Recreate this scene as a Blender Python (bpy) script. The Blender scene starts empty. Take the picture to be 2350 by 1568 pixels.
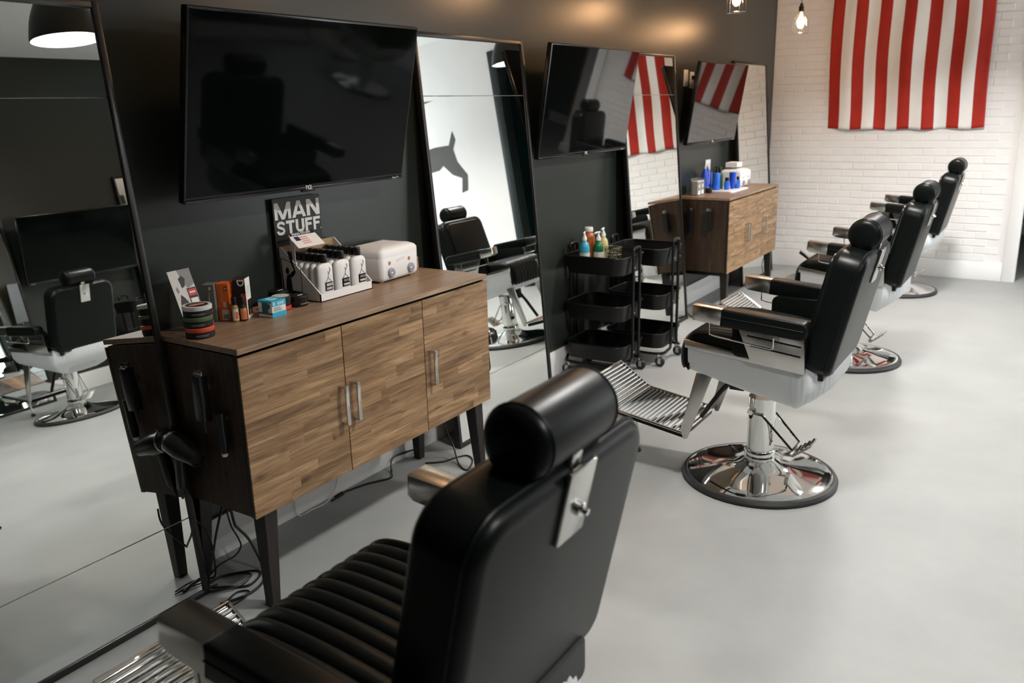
import bpy, bmesh, math, random
from mathutils import Vector, Matrix, Euler
random.seed(7)
PI = math.pi
S = bpy.context.scene
COL = S.collection
R = math.radians

# ------------------------------------------------------------------ camera
def set_camera():
    yaw, pitch, roll, f = R(33.238), R(15.460), R(1.493), 1941.9
    F = Vector((math.cos(pitch)*math.cos(yaw), math.cos(pitch)*math.sin(yaw), -math.sin(pitch)))
    r = Vector((math.sin(yaw), -math.cos(yaw), 0)); d = F.cross(r)
    r2 = math.cos(roll)*r + math.sin(roll)*d
    d2 = -math.sin(roll)*r + math.cos(roll)*d
    cd = bpy.data.cameras.new('camera'); co = bpy.data.objects.new('camera', cd); COL.objects.link(co)
    m = Matrix((r2, -d2, -F)).transposed().to_4x4(); m.translation = (0, 0, 1.65)
    co.matrix_world = m
    cd.sensor_fit = 'HORIZONTAL'; cd.sensor_width = 36; cd.lens = f/2350*36
    cd.clip_start = .05
    cd.dof.use_dof = True; cd.dof.focus_distance = 3.1; cd.dof.aperture_fstop = 3.6
    S.camera = co
set_camera()
S.view_settings.view_transform = 'Standard'; S.view_settings.look = 'None'
S.view_settings.gamma = 1; S.view_settings.use_curve_mapping = False
S.view_settings.exposure = 0.0

# ------------------------------------------------------------------ world + lights
W = bpy.data.worlds.new('world'); S.world = W; W.use_nodes = True
W.node_tree.nodes['Background'].inputs[0].default_value = (.93, .97, 1, 1)
W.node_tree.nodes['Background'].inputs[1].default_value = 10.0
def area(name, loc, rot, sx, sy, power, col, shape='RECTANGLE', spread=180):
    l = bpy.data.lights.new(name, 'AREA'); l.shape = shape; l.size = sx
    if shape in ('RECTANGLE', 'ELLIPSE'): l.size_y = sy
    l.energy = power; l.color = col; l.spread = R(spread)
    o = bpy.data.objects.new(name, l); COL.objects.link(o); o.location = loc; o.rotation_euler = rot
    return o
# portal: guides daylight sampling to the shop window in the right hand wall
pt_ = area('window_portal', (7.825, -3.20, 1.5), (R(90), 0, 0), 1.65, 2.5, 1, (1, 1, 1)); pt_.data.cycles.is_portal = True
DOME_POWER = [44, 50, 76, 34, 14, 30, 36]
DOMES = [(2.70, .65), (4.87, .65), (7.00, .65), (1.30, -.80), (2.60, -1.3), (4.80, -1.3), (7.00, -1.3)]
DOME_Z = 2.37
WARM = [(2.75, 2.04), (4.4, 2.04), (6.0, 2.04), (7.6, 2.03)]

# ------------------------------------------------------------------ materials
MATS = {}
def mat(name, col, rough=.5, metal=0, spec=.5, bump=0, bscale=50, var=0, vscale=4, emit=None, es=0, coat=0, trans=0, ior=1.45, alpha=1, stretch=None, rvar=0):
    m = bpy.data.materials.new(name); m.use_nodes = True
    nt = m.node_tree; N = nt.nodes; L = nt.links; b = N['Principled BSDF']
    b.inputs['Base Color'].default_value = (*col, 1); b.inputs['Roughness'].default_value = rough
    b.inputs['Metallic'].default_value = metal; b.inputs['Specular IOR Level'].default_value = spec
    b.inputs['IOR'].default_value = ior
    if coat: b.inputs['Coat Weight'].default_value = coat; b.inputs['Coat Roughness'].default_value = .05
    if trans: b.inputs['Transmission Weight'].default_value = trans
    if alpha < 1: b.inputs['Alpha'].default_value = alpha
    if emit: b.inputs['Emission Color'].default_value = (*emit, 1); b.inputs['Emission Strength'].default_value = es
    if bump or var or rvar:
        tc = N.new('ShaderNodeTexCoord'); mp = N.new('ShaderNodeMapping'); L.new(tc.outputs['Object'], mp.inputs[0])
        if stretch: mp.inputs['Scale'].default_value = stretch
    if var:
        n = N.new('ShaderNodeTexNoise'); n.inputs['Scale'].default_value = vscale; n.inputs['Detail'].default_value = 6; n.inputs['Roughness'].default_value = .6
        L.new(mp.outputs[0], n.inputs['Vector'])
        cr = N.new('ShaderNodeValToRGB'); cr.color_ramp.elements[0].position = .3; cr.color_ramp.elements[1].position = .72
        cr.color_ramp.elements[0].color = (*[c*(1-var) for c in col], 1); cr.color_ramp.elements[1].color = (*[min(1, c*(1+var)) for c in col], 1)
        L.new(n.outputs['Fac'], cr.inputs[0]); L.new(cr.outputs[0], b.inputs['Base Color'])
        if rvar:
            mr = N.new('ShaderNodeMapRange'); mr.inputs[3].default_value = rough-rvar; mr.inputs[4].default_value = rough+rvar
            L.new(n.outputs['Fac'], mr.inputs[0]); L.new(mr.outputs[0], b.inputs['Roughness'])
    if bump:
        n2 = N.new('ShaderNodeTexNoise'); n2.inputs['Scale'].default_value = bscale; n2.inputs['Detail'].default_value = 4
        L.new(mp.outputs[0], n2.inputs['Vector'])
        bp = N.new('ShaderNodeBump'); bp.inputs['Strength'].default_value = bump; bp.inputs['Distance'].default_value = .002
        L.new(n2.outputs['Fac'], bp.inputs['Height']); L.new(bp.outputs[0], b.inputs['Normal'])
    MATS[name] = m
    return m

def wood(name, dark, mid, light, rough=.45, scale=(1.6, 22, 22), knots=True, objrand=True):
    m = bpy.data.materials.new(name); m.use_nodes = True; nt = m.node_tree; N = nt.nodes; L = nt.links; b = N['Principled BSDF']
    b.inputs['Roughness'].default_value = rough; b.inputs['Specular IOR Level'].default_value = .35
    tc = N.new('ShaderNodeTexCoord'); oi = N.new('ShaderNodeObjectInfo')
    mul = N.new('ShaderNodeVectorMath'); mul.operation = 'SCALE'; mul.inputs[0].default_value = (37.3, 91.7, 53.1); L.new(oi.outputs['Random'], mul.inputs['Scale'])
    add = N.new('ShaderNodeVectorMath'); L.new(tc.outputs['Object'], add.inputs[0]); L.new(mul.outputs[0], add.inputs[1])
    mp = N.new('ShaderNodeMapping'); mp.inputs['Scale'].default_value = scale; L.new(add.outputs[0], mp.inputs[0])
    n1 = N.new('ShaderNodeTexNoise'); n1.inputs['Scale'].default_value = 2.2; n1.inputs['Detail'].default_value = 8; n1.inputs['Roughness'].default_value = .65; n1.inputs['Distortion'].default_value = .6
    L.new(mp.outputs[0], n1.inputs['Vector'])
    cr = N.new('ShaderNodeValToRGB'); e = cr.color_ramp.elements
    e[0].position = .3; e[0].color = (*dark, 1); e[1].position = .72; e[1].color = (*light, 1)
    k = e.new(.5); k.color = (*mid, 1)
    L.new(n1.outputs['Fac'], cr.inputs[0])
    # per stave tone
    mr = N.new('ShaderNodeMapRange'); mr.inputs[3].default_value = .80; mr.inputs[4].default_value = 1.18
    L.new(oi.outputs['Random'], mr.inputs[0])
    mp3 = N.new('ShaderNodeMapping'); mp3.inputs['Scale'].default_value = tuple(c*(1.2 if c < 3 else 3.2) for c in scale); L.new(add.outputs[0], mp3.inputs[0])
    n3 = N.new('ShaderNodeTexNoise'); n3.inputs['Scale'].default_value = 3.0; n3.inputs['Detail'].default_value = 5; n3.inputs['Roughness'].default_value = .7; L.new(mp3.outputs[0], n3.inputs['Vector'])
    mr3 = N.new('ShaderNodeMapRange'); mr3.inputs[1].default_value = .3; mr3.inputs[2].default_value = .7; mr3.inputs[3].default_value = .68; mr3.inputs[4].default_value = 1.28; L.new(n3.outputs['Fac'], mr3.inputs[0])
    mx3 = N.new('ShaderNodeMix'); mx3.data_type = 'RGBA'; mx3.blend_type = 'MULTIPLY'; mx3.inputs[0].default_value = 1
    L.new(cr.outputs[0], mx3.inputs[6]); L.new(mr3.outputs[0], mx3.inputs[7])
    hs = N.new('ShaderNodeHueSaturation'); L.new(mx3.outputs[2], hs.inputs['Color'])
    if objrand: L.new(mr.outputs[0], hs.inputs['Value'])
    last = hs.outputs[0]
    if knots:
        v = N.new('ShaderNodeTexVoronoi'); v.inputs['Scale'].default_value = 1.0
        mp2 = N.new('ShaderNodeMapping'); mp2.inputs['Scale'].default_value = (4.2, 9, 9); L.new(add.outputs[0], mp2.inputs[0]); L.new(mp2.outputs[0], v.inputs['Vector'])
        c2 = N.new('ShaderNodeValToRGB'); c2.color_ramp.elements[0].position = .03; c2.color_ramp.elements[0].color = (.42, .38, .34, 1); c2.color_ramp.elements[1].position = .16; c2.color_ramp.elements[1].color = (1, 1, 1, 1)
        L.new(v.outputs['Distance'], c2.inputs[0])
        mx = N.new('ShaderNodeMix'); mx.data_type = 'RGBA'; mx.blend_type = 'MULTIPLY'; mx.inputs[0].default_value = 1
        L.new(last, mx.inputs[6]); L.new(c2.outputs[0], mx.inputs[7]); last = mx.outputs[2]
    L.new(last, b.inputs['Base Color'])
    bp = N.new('ShaderNodeBump'); bp.inputs['Strength'].default_value = .25; bp.inputs['Distance'].default_value = .001
    L.new(n1.outputs['Fac'], bp.inputs['Height']); L.new(bp.outputs[0], b.inputs['Normal'])
    MATS[name] = m
    return m

mat('floor', (.298, .306, .298), .52, spec=.25, var=.085, vscale=2.2, bump=.05, bscale=30, rvar=.08)
mat('charcoal', (.025, .031, .026), .33, spec=.45, bump=.06, bscale=220, var=.06, vscale=3)
mat('white_paint', (.80, .79, .78), .55, bump=.15, bscale=40, var=.02)
mat('baseboard', (.78, .78, .77), .35)
mat('ceiling', (.72, .72, .71), .7, bump=.1, bscale=60)
mat('teal', (.010, .075, .085), .5, bump=.15, bscale=100)
mat('dark_trim', (.012, .020, .020), .45)
mat('black_frame', (.010, .0095, .009), .35)
mat('mirror', (.88, .91, .89), 0.0, metal=1)
mat('screen', (.002, .0035, .003), .05, spec=.10)
mat('screen_gloss', (.004, .005, .005), .03, spec=1.0, ior=1.6)
mat('tv_plastic', (.008, .008, .008), .22)
mat('leather', (.0030, .0045, .004), .34, spec=.20, bump=.10, bscale=420)
mat('leather_side', (.003, .005, .005), .40, spec=.25, bump=.10, bscale=420)
mat('chrome', (.80, .80, .78), .055, metal=1)
mat('chrome_satin', (.66, .65, .62), .20, metal=1)
mat('fiberglass', (.66, .69, .71), .42, spec=.4)
mat('rubber', (.018, .018, .018), .5, bump=.1, bscale=200)
mat('black_metal', (.0055, .0055, .0055), .34, spec=.4)
mat('black_plastic', (.009, .009, .010), .30)
mat('nickel', (.62, .62, .60), .25, metal=1)
mat('brass_socket', (.03, .025, .018), .35, metal=.6)
mat('white_plastic', (.80, .80, .79), .35)
mat('white_bottle', (.82, .82, .81), .32)
mat('white_card', (.82, .81, .79), .6)
mat('kraft', (.42, .29, .16), .8, var=.08, vscale=12)
mat('sign_black', (.018, .018, .016), .5)
mat('print_white', (.80, .79, .76), .6)
mat('print_black', (.012, .012, .012), .5)
mat('print_grey', (.24, .24, .24), .6)
mat('print_red', (.62, .055, .03), .5)
mat('orange', (.72, .13, .015), .45)
mat('orange_dark', (.50, .06, .01), .45)
mat('grey_box', (.16, .165, .15), .55, var=.1, vscale=30)
mat('cyan', (.03, .42, .62), .45)
mat('teal_print', (.01, .13, .15), .5)
mat('green_print', (.05, .10, .03), .5)
mat('amber', (.40, .11, .025), .25)
mat('navy', (.01, .02, .10), .4)
mat('blue', (.015, .075, .55), .3)
mat('bottle_cyan', (.05, .36, .52), .2)
mat('bottle_green', (.01, .14, .06), .2)
mat('bottle_yellow', (.55, .48, .20), .25)
mat('bottle_dark_green', (.01, .05, .025), .25)
mat('gold_oil', (.36, .24, .06), .2)
mat('knob_grey', (.30, .31, .38), .35)
mat('knob_red', (.45, .16, .10), .4)
mat('cable', (.010, .010, .010), .4)
mat('cable_white', (.72, .72, .70), .4)
mat('flag_red', (.38, .016, .006), .75, bump=.3, bscale=500, var=.12, vscale=6)
mat('flag_white', (.80, .79, .77), .75, bump=.3, bscale=500, var=.03, vscale=6)
mat('flag_blue', (.015, .03, .13), .75, bump=.3, bscale=500)
mat('goat', (.06, .058, .052), .6, var=.15, vscale=6)
mat('lamp_black', (.010, .013, .012), .4)
mat('lamp_white', (.85, .85, .83), .5)
mat('lamp_glow', (1, 1, 1), .5, emit=(1, .97, .92), es=25)
mat('filament', (1, .8, .5), .5, emit=(1, .62, .28), es=45)
mat('bulb_glass', (1, .9, .75), .05, alpha=.14)
mat('window_glass', (1, 1, 1), .0, alpha=.08)
mat('acrylic', (.85, .86, .85), .05, trans=.9, ior=1.12)
mat('door_wood', (.36, .17, .05), .5, var=.2, vscale=8)
mat('print_pink', (.72, .30, .25), .5)
mat('lid_red', (.62, .08, .035), .4); mat('lid_green', (.085, .13, .05), .4); mat('lid_white', (.66, .65, .62), .4)
mat('print_light', (.62, .61, .59), .55)
mat('print_tan', (.55, .25, .12), .5)
mat('blue_bright', (.02, .14, .62), .3)
mat('nickel_dark', (.06, .06, .06), .18, metal=1)
wood('acacia', (.110, .058, .026), (.24, .142, .070), (.42, .28, .158), .42, (1.3, 15, 15))
wood('acacia_top', (.17, .105, .062), (.255, .168, .106), (.34, .235, .155), .38, (1.2, 20, 20), knots=False, objrand=False)
wood('walnut_side', (.016, .009, .005), (.034, .019, .010), (.062, .036, .019), .5, (16, 16, 1.4), objrand=False)
wood('espresso', (.010, .008, .007), (.014, .011, .009), (.020, .016, .012), .4, (20, 20, 1.5), knots=False, objrand=False)
wood('block_wood', (.22, .13, .06), (.34, .21, .11), (.42, .28, .16), .5, (2, 12, 12), knots=False, objrand=False)

# ------------------------------------------------------------------ geometry helpers
class MB:
    def __init__(s): s.bm = bmesh.new()
    def _merge(s, t):
        me = bpy.data.meshes.new('tmp'); t.to_mesh(me); t.free(); s.bm.from_mesh(me); bpy.data.meshes.remove(me); return s
    def box(s, x0, x1, y0, y1, z0, z1, bev=0, seg=2, mi=0, M=None):
        t = bmesh.new(); bmesh.ops.create_cube(t, size=1)
        for v in t.verts: v.co = Vector(((x0+x1)/2+v.co.x*(x1-x0), (y0+y1)/2+v.co.y*(y1-y0), (z0+z1)/2+v.co.z*(z1-z0)))
        if bev: bmesh.ops.bevel(t, geom=t.edges[:], offset=bev, segments=seg, affect='EDGES', profile=.5)
        for f in t.faces: f.material_index = mi
        if M: t.transform(M)
        return s._merge(t)
    def prism(s, poly, axis, a, b, bev=0, seg=2, mi=0, M=None):
        """extrude 2d polygon along axis; 'x': poly=(y,z); 'y': poly=(x,z); 'z': poly=(x,y)"""
        t = bmesh.new()
        def P(p, w): return {'x': (w, p[0], p[1]), 'y': (p[0], w, p[1]), 'z': (p[0], p[1], w)}[axis]
        A = [t.verts.new(P(p, a)) for p in poly]; B = [t.verts.new(P(p, b)) for p in poly]
        t.faces.new(A); t.faces.new(B[::-1]); n = len(poly)
        for i in range(n): t.faces.new((A[i], B[i], B[(i+1) % n], A[(i+1) % n]))
        bmesh.ops.recalc_face_normals(t, faces=t.faces)
        if bev:
            caps = [e for e in t.edges if all(abs({'x': v.co.x, 'y': v.co.y, 'z': v.co.z}[axis]-a) < 1e-6 for v in e.verts) or all(abs({'x': v.co.x, 'y': v.co.y, 'z': v.co.z}[axis]-b) < 1e-6 for v in e.verts)]
            bmesh.ops.bevel(t, geom=caps, offset=bev, segments=seg, affect='EDGES', profile=.5)
        for f in t.faces: f.material_index = mi
        if M: t.transform(M)
        return s._merge(t)
    def lathe(s, prof, n=32, M=None, mi=0, closed=False):
        t = bmesh.new(); rings = []
        for r, z in prof:
            if r < 1e-6: rings.append([t.verts.new((0, 0, z))])
            else: rings.append([t.verts.new((r*math.cos(2*PI*i/n), r*math.sin(2*PI*i/n), z)) for i in range(n)])
        pairs = list(zip(rings, rings[1:]))
        if closed: pairs.append((rings[-1], rings[0]))
        for A, B in pairs:
            for i in range(n):
                j = (i+1) % n
                if len(A) == 1 and len(B) == 1: continue
                if len(A) == 1: t.faces.new((A[0], B[j], B[i]))
                elif len(B) == 1: t.faces.new((A[i], A[j], B[0]))
                else: t.faces.new((A[i], A[j], B[j], B[i]))
        bmesh.ops.recalc_face_normals(t, faces=t.faces)
        for f in t.faces: f.material_index = mi
        if M: t.transform(M)
        return s._merge(t)
    def cyl(s, p, q, r, n=16, r2=None, bev=0, mi=0):
        p = Vector(p); q = Vector(q); d = q-p; L = d.length
        M = Matrix.Translation(p) @ d.to_track_quat('Z', 'Y').to_matrix().to_4x4()
        r2 = r if r2 is None else r2
        prof = [(0, 0), (r-bev, 0), (r, bev), (r2, L-bev), (r2-bev, L), (0, L)] if bev else [(0, 0), (r, 0), (r2, L), (0, L)]
        return s.lathe(prof, n, M, mi)
    def tube(s, pts, r, n=8, closed=False, smooth=0, mi=0):
        pts = [Vector(p) for p in pts]
        if smooth: pts = catmull(pts, smooth, closed)
        t = bmesh.new(); rings = []; N = len(pts); up = None
        for i, p in enumerate(pts):
            a = pts[(i-1) % N] if (closed or i > 0) else p; b = pts[(i+1) % N] if (closed or i < N-1) else p
            d = (b-a)
            d = d.normalized() if d.length > 1e-9 else Vector((0, 0, 1))
            if up is None:
                up = Vector((0, 0, 1)) if abs(d.z) < .9 else Vector((1, 0, 0))
            u = (up - d*up.dot(d))
            u = u.normalized() if u.length > 1e-6 else d.orthogonal().normalized()
            up = u; v = d.cross(u)
            rings.append([t.verts.new(p + (u*math.cos(2*PI*k/n)+v*math.sin(2*PI*k/n))*r) for k in range(n)])
        for i in range(N if closed else N-1):
            A = rings[i]; B = rings[(i+1) % N]
            for k in range(n): t.faces.new((A[k], A[(k+1) % n], B[(k+1) % n], B[k]))
        if not closed: t.faces.new(rings[0][::-1]); t.faces.new(rings[-1])
        bmesh.ops.recalc_face_normals(t, faces=t.faces)
        for f in t.faces: f.material_index = mi
        return s._merge(t)
    def grid(s, rows, mi=0, wrap=False):
        t = bmesh.new(); V = [[t.verts.new(p) for p in r] for r in rows]
        for A, B in zip(V, V[1:]):
            m = len(A)
            for i in range(m if wrap else m-1): t.faces.new((A[i], A[(i+1) % m], B[(i+1) % m], B[i]))
        for f in t.faces: f.material_index = mi
        return s._merge(t)
    def xf(s, M): s.bm.transform(M); return s
    def mesh(s, name, mats, smooth=35, weld=False):
        if weld: bmesh.ops.remove_doubles(s.bm, verts=s.bm.verts, dist=1e-5); bmesh.ops.recalc_face_normals(s.bm, faces=s.bm.faces)
        me = bpy.data.meshes.new(name); s.bm.to_mesh(me); s.bm.free()
        for m in (mats if isinstance(mats, (list, tuple)) else [mats]): me.materials.append(MATS[m])
        if smooth:
            me.polygons.foreach_set('use_smooth', [True]*len(me.polygons)); me.set_sharp_from_angle(angle=R(smooth))
        return me
    def build(s, name, mats, parent=None, loc=(0, 0, 0), rot=(0, 0, 0), smooth=35, weld=False, label=None):
        o = bpy.data.objects.new(name, s.mesh(name, mats, smooth, weld)); COL.objects.link(o)
        o.parent = parent; o.location = loc; o.rotation_euler = rot
        if label: o['label'] = label
        return o

def catmull(P, k, closed=False):
    out = []; n = len(P)
    for i in range(n if closed else n-1):
        p0 = P[(i-1) % n] if (closed or i > 0) else P[i]; p1 = P[i]; p2 = P[(i+1) % n]; p3 = P[(i+2) % n] if (closed or i < n-2) else P[(i+1) % n]
        for j in range(k):
            t = j/k
            out.append(.5*((2*p1)+(p2-p0)*t+(2*p0-5*p1+4*p2-p3)*t*t+(3*p1-p0-3*p2+p3)*t*t*t))
    if not closed: out.append(P[-1].copy())
    return out
def rrect(x0, x1, y0, y1, r, n=6):
    """rounded rectangle; r is a number or (bl, br, tr, tl)"""
    rs = r if isinstance(r, (tuple, list)) else (r,)*4
    out = []
    for (cx, cy, a0, rr) in ((x0+rs[0], y0+rs[0], PI, rs[0]), (x1-rs[1], y0+rs[1], 1.5*PI, rs[1]), (x1-rs[2], y1-rs[2], 0, rs[2]), (x0+rs[3], y1-rs[3], .5*PI, rs[3])):
        for i in range(n+1):
            a = a0+i/n*PI/2; out.append((cx+rr*math.cos(a), cy+rr*math.sin(a)))
    return out
def tag(o, label, cat, group=None, kind=None):
    o['label'] = label; o['category'] = cat
    if group: o['group'] = group
    if kind: o['kind'] = kind
    return o
def struct(o, kind='structure'): o['kind'] = kind; return o
def thing(name, label, cat, loc=(0, 0, 0), rot=(0, 0, 0), group=None):
    o = bpy.data.objects.new(name, None); COL.objects.link(o); o.location = loc; o.rotation_euler = rot; o.empty_display_size = .1
    return tag(o, label, cat, group)
def copy_tree(o, parent=None):
    c = o.copy(); COL.objects.link(c); c.parent = parent
    for ch in o.children: copy_tree(ch, c)
    return c
def text(name, s, size, m, parent, loc, rot=(R(90), 0, 0), bold=0.0, depth=.0004, align='CENTER', sx=1.0, label=None):
    cu = bpy.data.curves.new('txt', 'FONT'); cu.body = s; cu.size = size; cu.extrude = depth; cu.offset = bold; cu.align_x = align; cu.align_y = 'BOTTOM_BASELINE'
    cu.resolution_u = 3; cu.space_line = .8
    t = bpy.data.objects.new('txt', cu); COL.objects.link(t)
    dg = bpy.context.evaluated_depsgraph_get(); dg.update()
    me = bpy.data.meshes.new_from_object(t.evaluated_get(dg)); bpy.data.objects.remove(t); bpy.data.curves.remove(cu)
    me.materials.clear(); me.materials.append(MATS[m]); me.name = name
    o = bpy.data.objects.new(name, me); COL.objects.link(o); o.parent = parent; o.location = loc; o.rotation_euler = rot; o.scale = (sx, 1, 1)
    if label: o['label'] = label
    return o

# ================================================================== SETTING
WY = 2.59; OY = -3.06; XB = 8.82; XF = -3.0; CZ = 3.15
struct(MB().box(XF-.2, 12.2, OY-.2, WY+.2, -.1, 0).build('floor', 'floor'))
struct(MB().box(XF-.2, 12.2, OY-.2, WY+.2, CZ, CZ+.1).build('ceiling', 'ceiling'))
struct(MB().box(XF-.2, XB+.14, WY, WY+.15, 0, CZ).build('wall_left', 'charcoal'))
struct(MB().box(XF-.2, 7.0, OY-.15, OY, 0, CZ).box(8.65, XB+.14, OY-.15, OY, 0, CZ).box(7.0, 8.65, OY-.15, OY, 0, .25).box(7.0, 8.65, OY-.15, OY, 2.75, CZ).build('wall_right', 'charcoal'))
wn = struct(MB().box(7.0, 7.05, OY-.11, OY-.04, .25, 2.75).box(8.60, 8.65, OY-.11, OY-.04, .25, 2.75).box(7.05, 8.60, OY-.11, OY-.04, .25, .30).box(7.05, 8.60, OY-.11, OY-.04, 2.70, 2.75).box(7.80, 7.86, OY-.11, OY-.04, .30, 2.70).build('window_1', 'black_frame', smooth=0))
for a, b in ((7.05, 7.80), (7.86, 8.60)): MB().box(a, b, OY-.08, OY-.072, .30, 2.70).build('pane', 'window_glass', wn, smooth=0)
struct(MB().box(XF-.15, XF, OY, WY, 0, CZ).build('wall_front', 'charcoal'))
# flag wall: painted bricks on a wall body
wb = struct(MB().box(XB+.004, XB+.14, .30, WY, 0, CZ).build('wall_back', 'white_paint'))
BL, BH, BC, BZ = .2032, .0677, .008, .172
bm_ = MB().box(-.004, .004, -(BL-BC)/2, (BL-BC)/2, -(BH-BC)/2, (BH-BC)/2, bev=.0022, seg=1)
brick_me = bm_.mesh('brick', 'white_paint', 0)
bm_ = MB().box(-.004, .004, -(BL/2-BC)/2, (BL/2-BC)/2, -(BH-BC)/2, (BH-BC)/2, bev=.0022, seg=1)
half_me = bm_.mesh('brick', 'white_paint', 0)
rest = MB(); nb = 0
row = 0; z = BZ+BH/2
while z+BH/2 < CZ:
    y = WY - BL*(.5 if row % 2 else 1)
    first = True
    while True:
        if first and row % 2: yc, me, hl = WY-BL/4, half_me, BL/4
        else:
            yc, me, hl = y-BL/2 if not first else WY-BL/2, brick_me, BL/2
        if not first: y -= BL
        first = False
        if yc-hl < .41: break
        vis = z < 2.62 and not (.76 < yc < 1.98 and z > 1.42)
        px = XB + random.uniform(.001, .004)
        if vis and nb < 300:
            o = bpy.data.objects.new('brick', me); COL.objects.link(o); o.parent = wb; o.location = (px, yc, z); nb += 1
        else:
            rest.box(px-.004, px+.004, yc-hl+BC/2, yc+hl-BC/2, z-(BH-BC)/2, z+(BH-BC)/2, bev=.0022, seg=1)
    row += 1; z += BH
o = rest.build('bricks', 'white_paint', wb, smooth=0); o['kind'] = 'stuff'
struct(MB().box(XB-.016, XB+.004, .30, .405, 0, CZ, bev=.003).build('trim_1', 'baseboard'))
struct(MB().box(XB-.014, XB+.004, .405, WY, 0, .165, bev=.004).build('baseboard_back', 'baseboard'))
# white wall beyond the opening
struct(MB().box(XB, XB+.14, OY, -.80, 0, CZ).build('wall_back_right', 'white_paint'))
struct(MB().box(XB-.014, XB, OY, -.80, 0, .165, bev=.004).build('baseboard_back_right', 'baseboard'))
struct(MB().box(XB-.02, XB+.16, -.80, -.69, 0, 2.86, bev=.004).build('trim_2', 'dark_trim'))
struct(MB().box(XB, XB+.14, -.80, .30, 2.86, CZ).build('wall_lintel', 'white_paint'))
# hall beyond the opening
struct(MB().box(12.0, 12.15, -2.0, 1.6, 0, CZ).build('wall_hall_end', 'teal'))
struct(MB().box(XB+.14, 12.0, 1.5, 1.65, 0, CZ).build('wall_hall_left', 'teal'))
struct(MB().box(XB+.14, 12.0, -2.0, -1.85, 0, CZ).build('wall_hall_right', 'teal'))
struct(MB().box(11.985, 12.0, -1.85, 1.5, 0, .15).build('baseboard_hall', 'baseboard'))
d_ = struct(MB().box(11.93, 11.985, -1.5, -.8, .15, 1.75, bev=.005).build('door_1', 'door_wood'))
MB().lathe([(0, 0), (.012, 0), (.012, .03), (.028, .04), (.028, .06), (0, .065)], 16, Matrix.Translation((11.93, -.9, 1.0)) @ Matrix.Rotation(R(-90), 4, 'Y')).build('knob', 'nickel', d_)
pc = thing('column', 'white square column with a capital in the dark hall beyond the opening', 'column', (10.4, -.55, 0))
MB().box(-.07, .07, -.07, .07, .12, 1.7).build('shaft', 'white_paint', pc)
MB().box(-.11, .11, -.11, .11, 1.7, 1.8, bev=.01).build('capital', 'white_paint', pc)
MB().box(-.10, .10, -.10, .10, 0, .12, bev=.01).build('base', 'white_paint', pc)
# baseboards on the long walls, laid in lengths
x = XF; bl = struct(MB().box(XF, 1.395, WY-.016, WY, 0, .165, bev=.003).build('baseboard_left', 'baseboard'))
for a, b in ((1.398, 3.395), (3.398, 5.6), (5.603, XB-.016)):
    MB().box(a, b, WY-.016, WY, 0, .165, bev=.003).build('board', 'baseboard', bl)
struct(MB().box(XF, XB-.016, OY, OY+.016, 0, .165, bev=.003).build('baseboard_right', 'baseboard'))

# ================================================================== MIRRORS
MW, MH = .93, 2.0
def make_mirror():
    r = thing('floor_mirror', '', 'mirror')
    f = .022; t = .028
    MB().box(0, f, 0, t, 0, MH, bev=.003).box(MW-f, MW, 0, t, 0, MH, bev=.003).box(f, MW-f, 0, t, 0, f, bev=.003).box(f, MW-f, 0, t, MH-f, MH, bev=.003).build('frame', 'black_frame', r)
    MB().box(f, MW-f, .016, .022, f, MH-f).build('backing_board', 'white_card', r)
    for a, b in ((f, .299), (.3015, 1.714), (1.7165, MH-f)):
        MB().box(f, MW-f, .008, .0155, a, b, bev=.0008, seg=1).build('pane', 'mirror', r, smooth=0)
    return r
mir = make_mirror(); TILT = -math.atan(.165/MH)
mlabels = [(1.645, 'big black framed mirror leaning at the far left, cabinet side and chair reflected in it'),
           (4.09, 'black framed mirror leaning between the wooden cabinet and the black trolleys'),
           (6.21, 'black framed mirror with red flag stripes reflected in it, behind the trolleys'),
           (8.49, 'last black framed mirror leaning beside the white brick wall')]
for i, (xr, lb) in enumerate(mlabels):
    m = mir if i == 0 else copy_tree(mir)
    m.location = (xr-MW, 2.395, .002); m.rotation_euler = (TILT, 0, 0); tag(m, lb, 'mirror', 'leaning floor mirrors')
MB().box(MW, MW+.02, -.004, .034, 1.63, 1.70, bev=.004).build('clip', 'black_plastic', m)
for xl, lb in ((2.97, 'black framed mirror left of the opposite wall television, seen reflected'), (5.08, 'black framed mirror right of the opposite wall television, seen reflected')):
    m = copy_tree(mir); m.location = (xl+MW, OY+.195, .002); m.rotation_euler = Euler((TILT, 0, PI)); tag(m, lb, 'mirror', 'leaning floor mirrors')

# ================================================================== TELEVISIONS
def make_tv():
    r = thing('television', '', 'television')
    w, h = 1.115, .625
    MB().prism(rrect(-w/2, w/2, 0, h, .006, 2), 'y', 0, .03, bev=.004).build('housing', 'tv_plastic', r)
    MB().box(-w/2+.12, w/2-.12, .03, .062, .05, h-.12, bev=.012).build('back_cover', 'tv_plastic', r)
    MB().box(-w/2+.009, w/2-.009, -.0012, .002, .022, h-.009).build('screen', 'screen', r, smooth=0)
    MB().box(-w/2+.004, w/2-.004, -.004, .003, .002, .0125, bev=.0015).build('lower_trim', 'nickel_dark', r)
    MB().box(-.035, .035, -.006, .004, -.006, .004, bev=.002).build('sensor_bar', 'tv_plastic', r)
    text('logo', 'TCL', .020, 'print_white', r, (0.0, -.0045, .0045), bold=.0006, depth=.0004)
    text('logo', 'Roku TV', .011, 'print_white', r, (w/2-.05, -.0045, .005), depth=.0003)
    return r
tv = make_tv()
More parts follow.
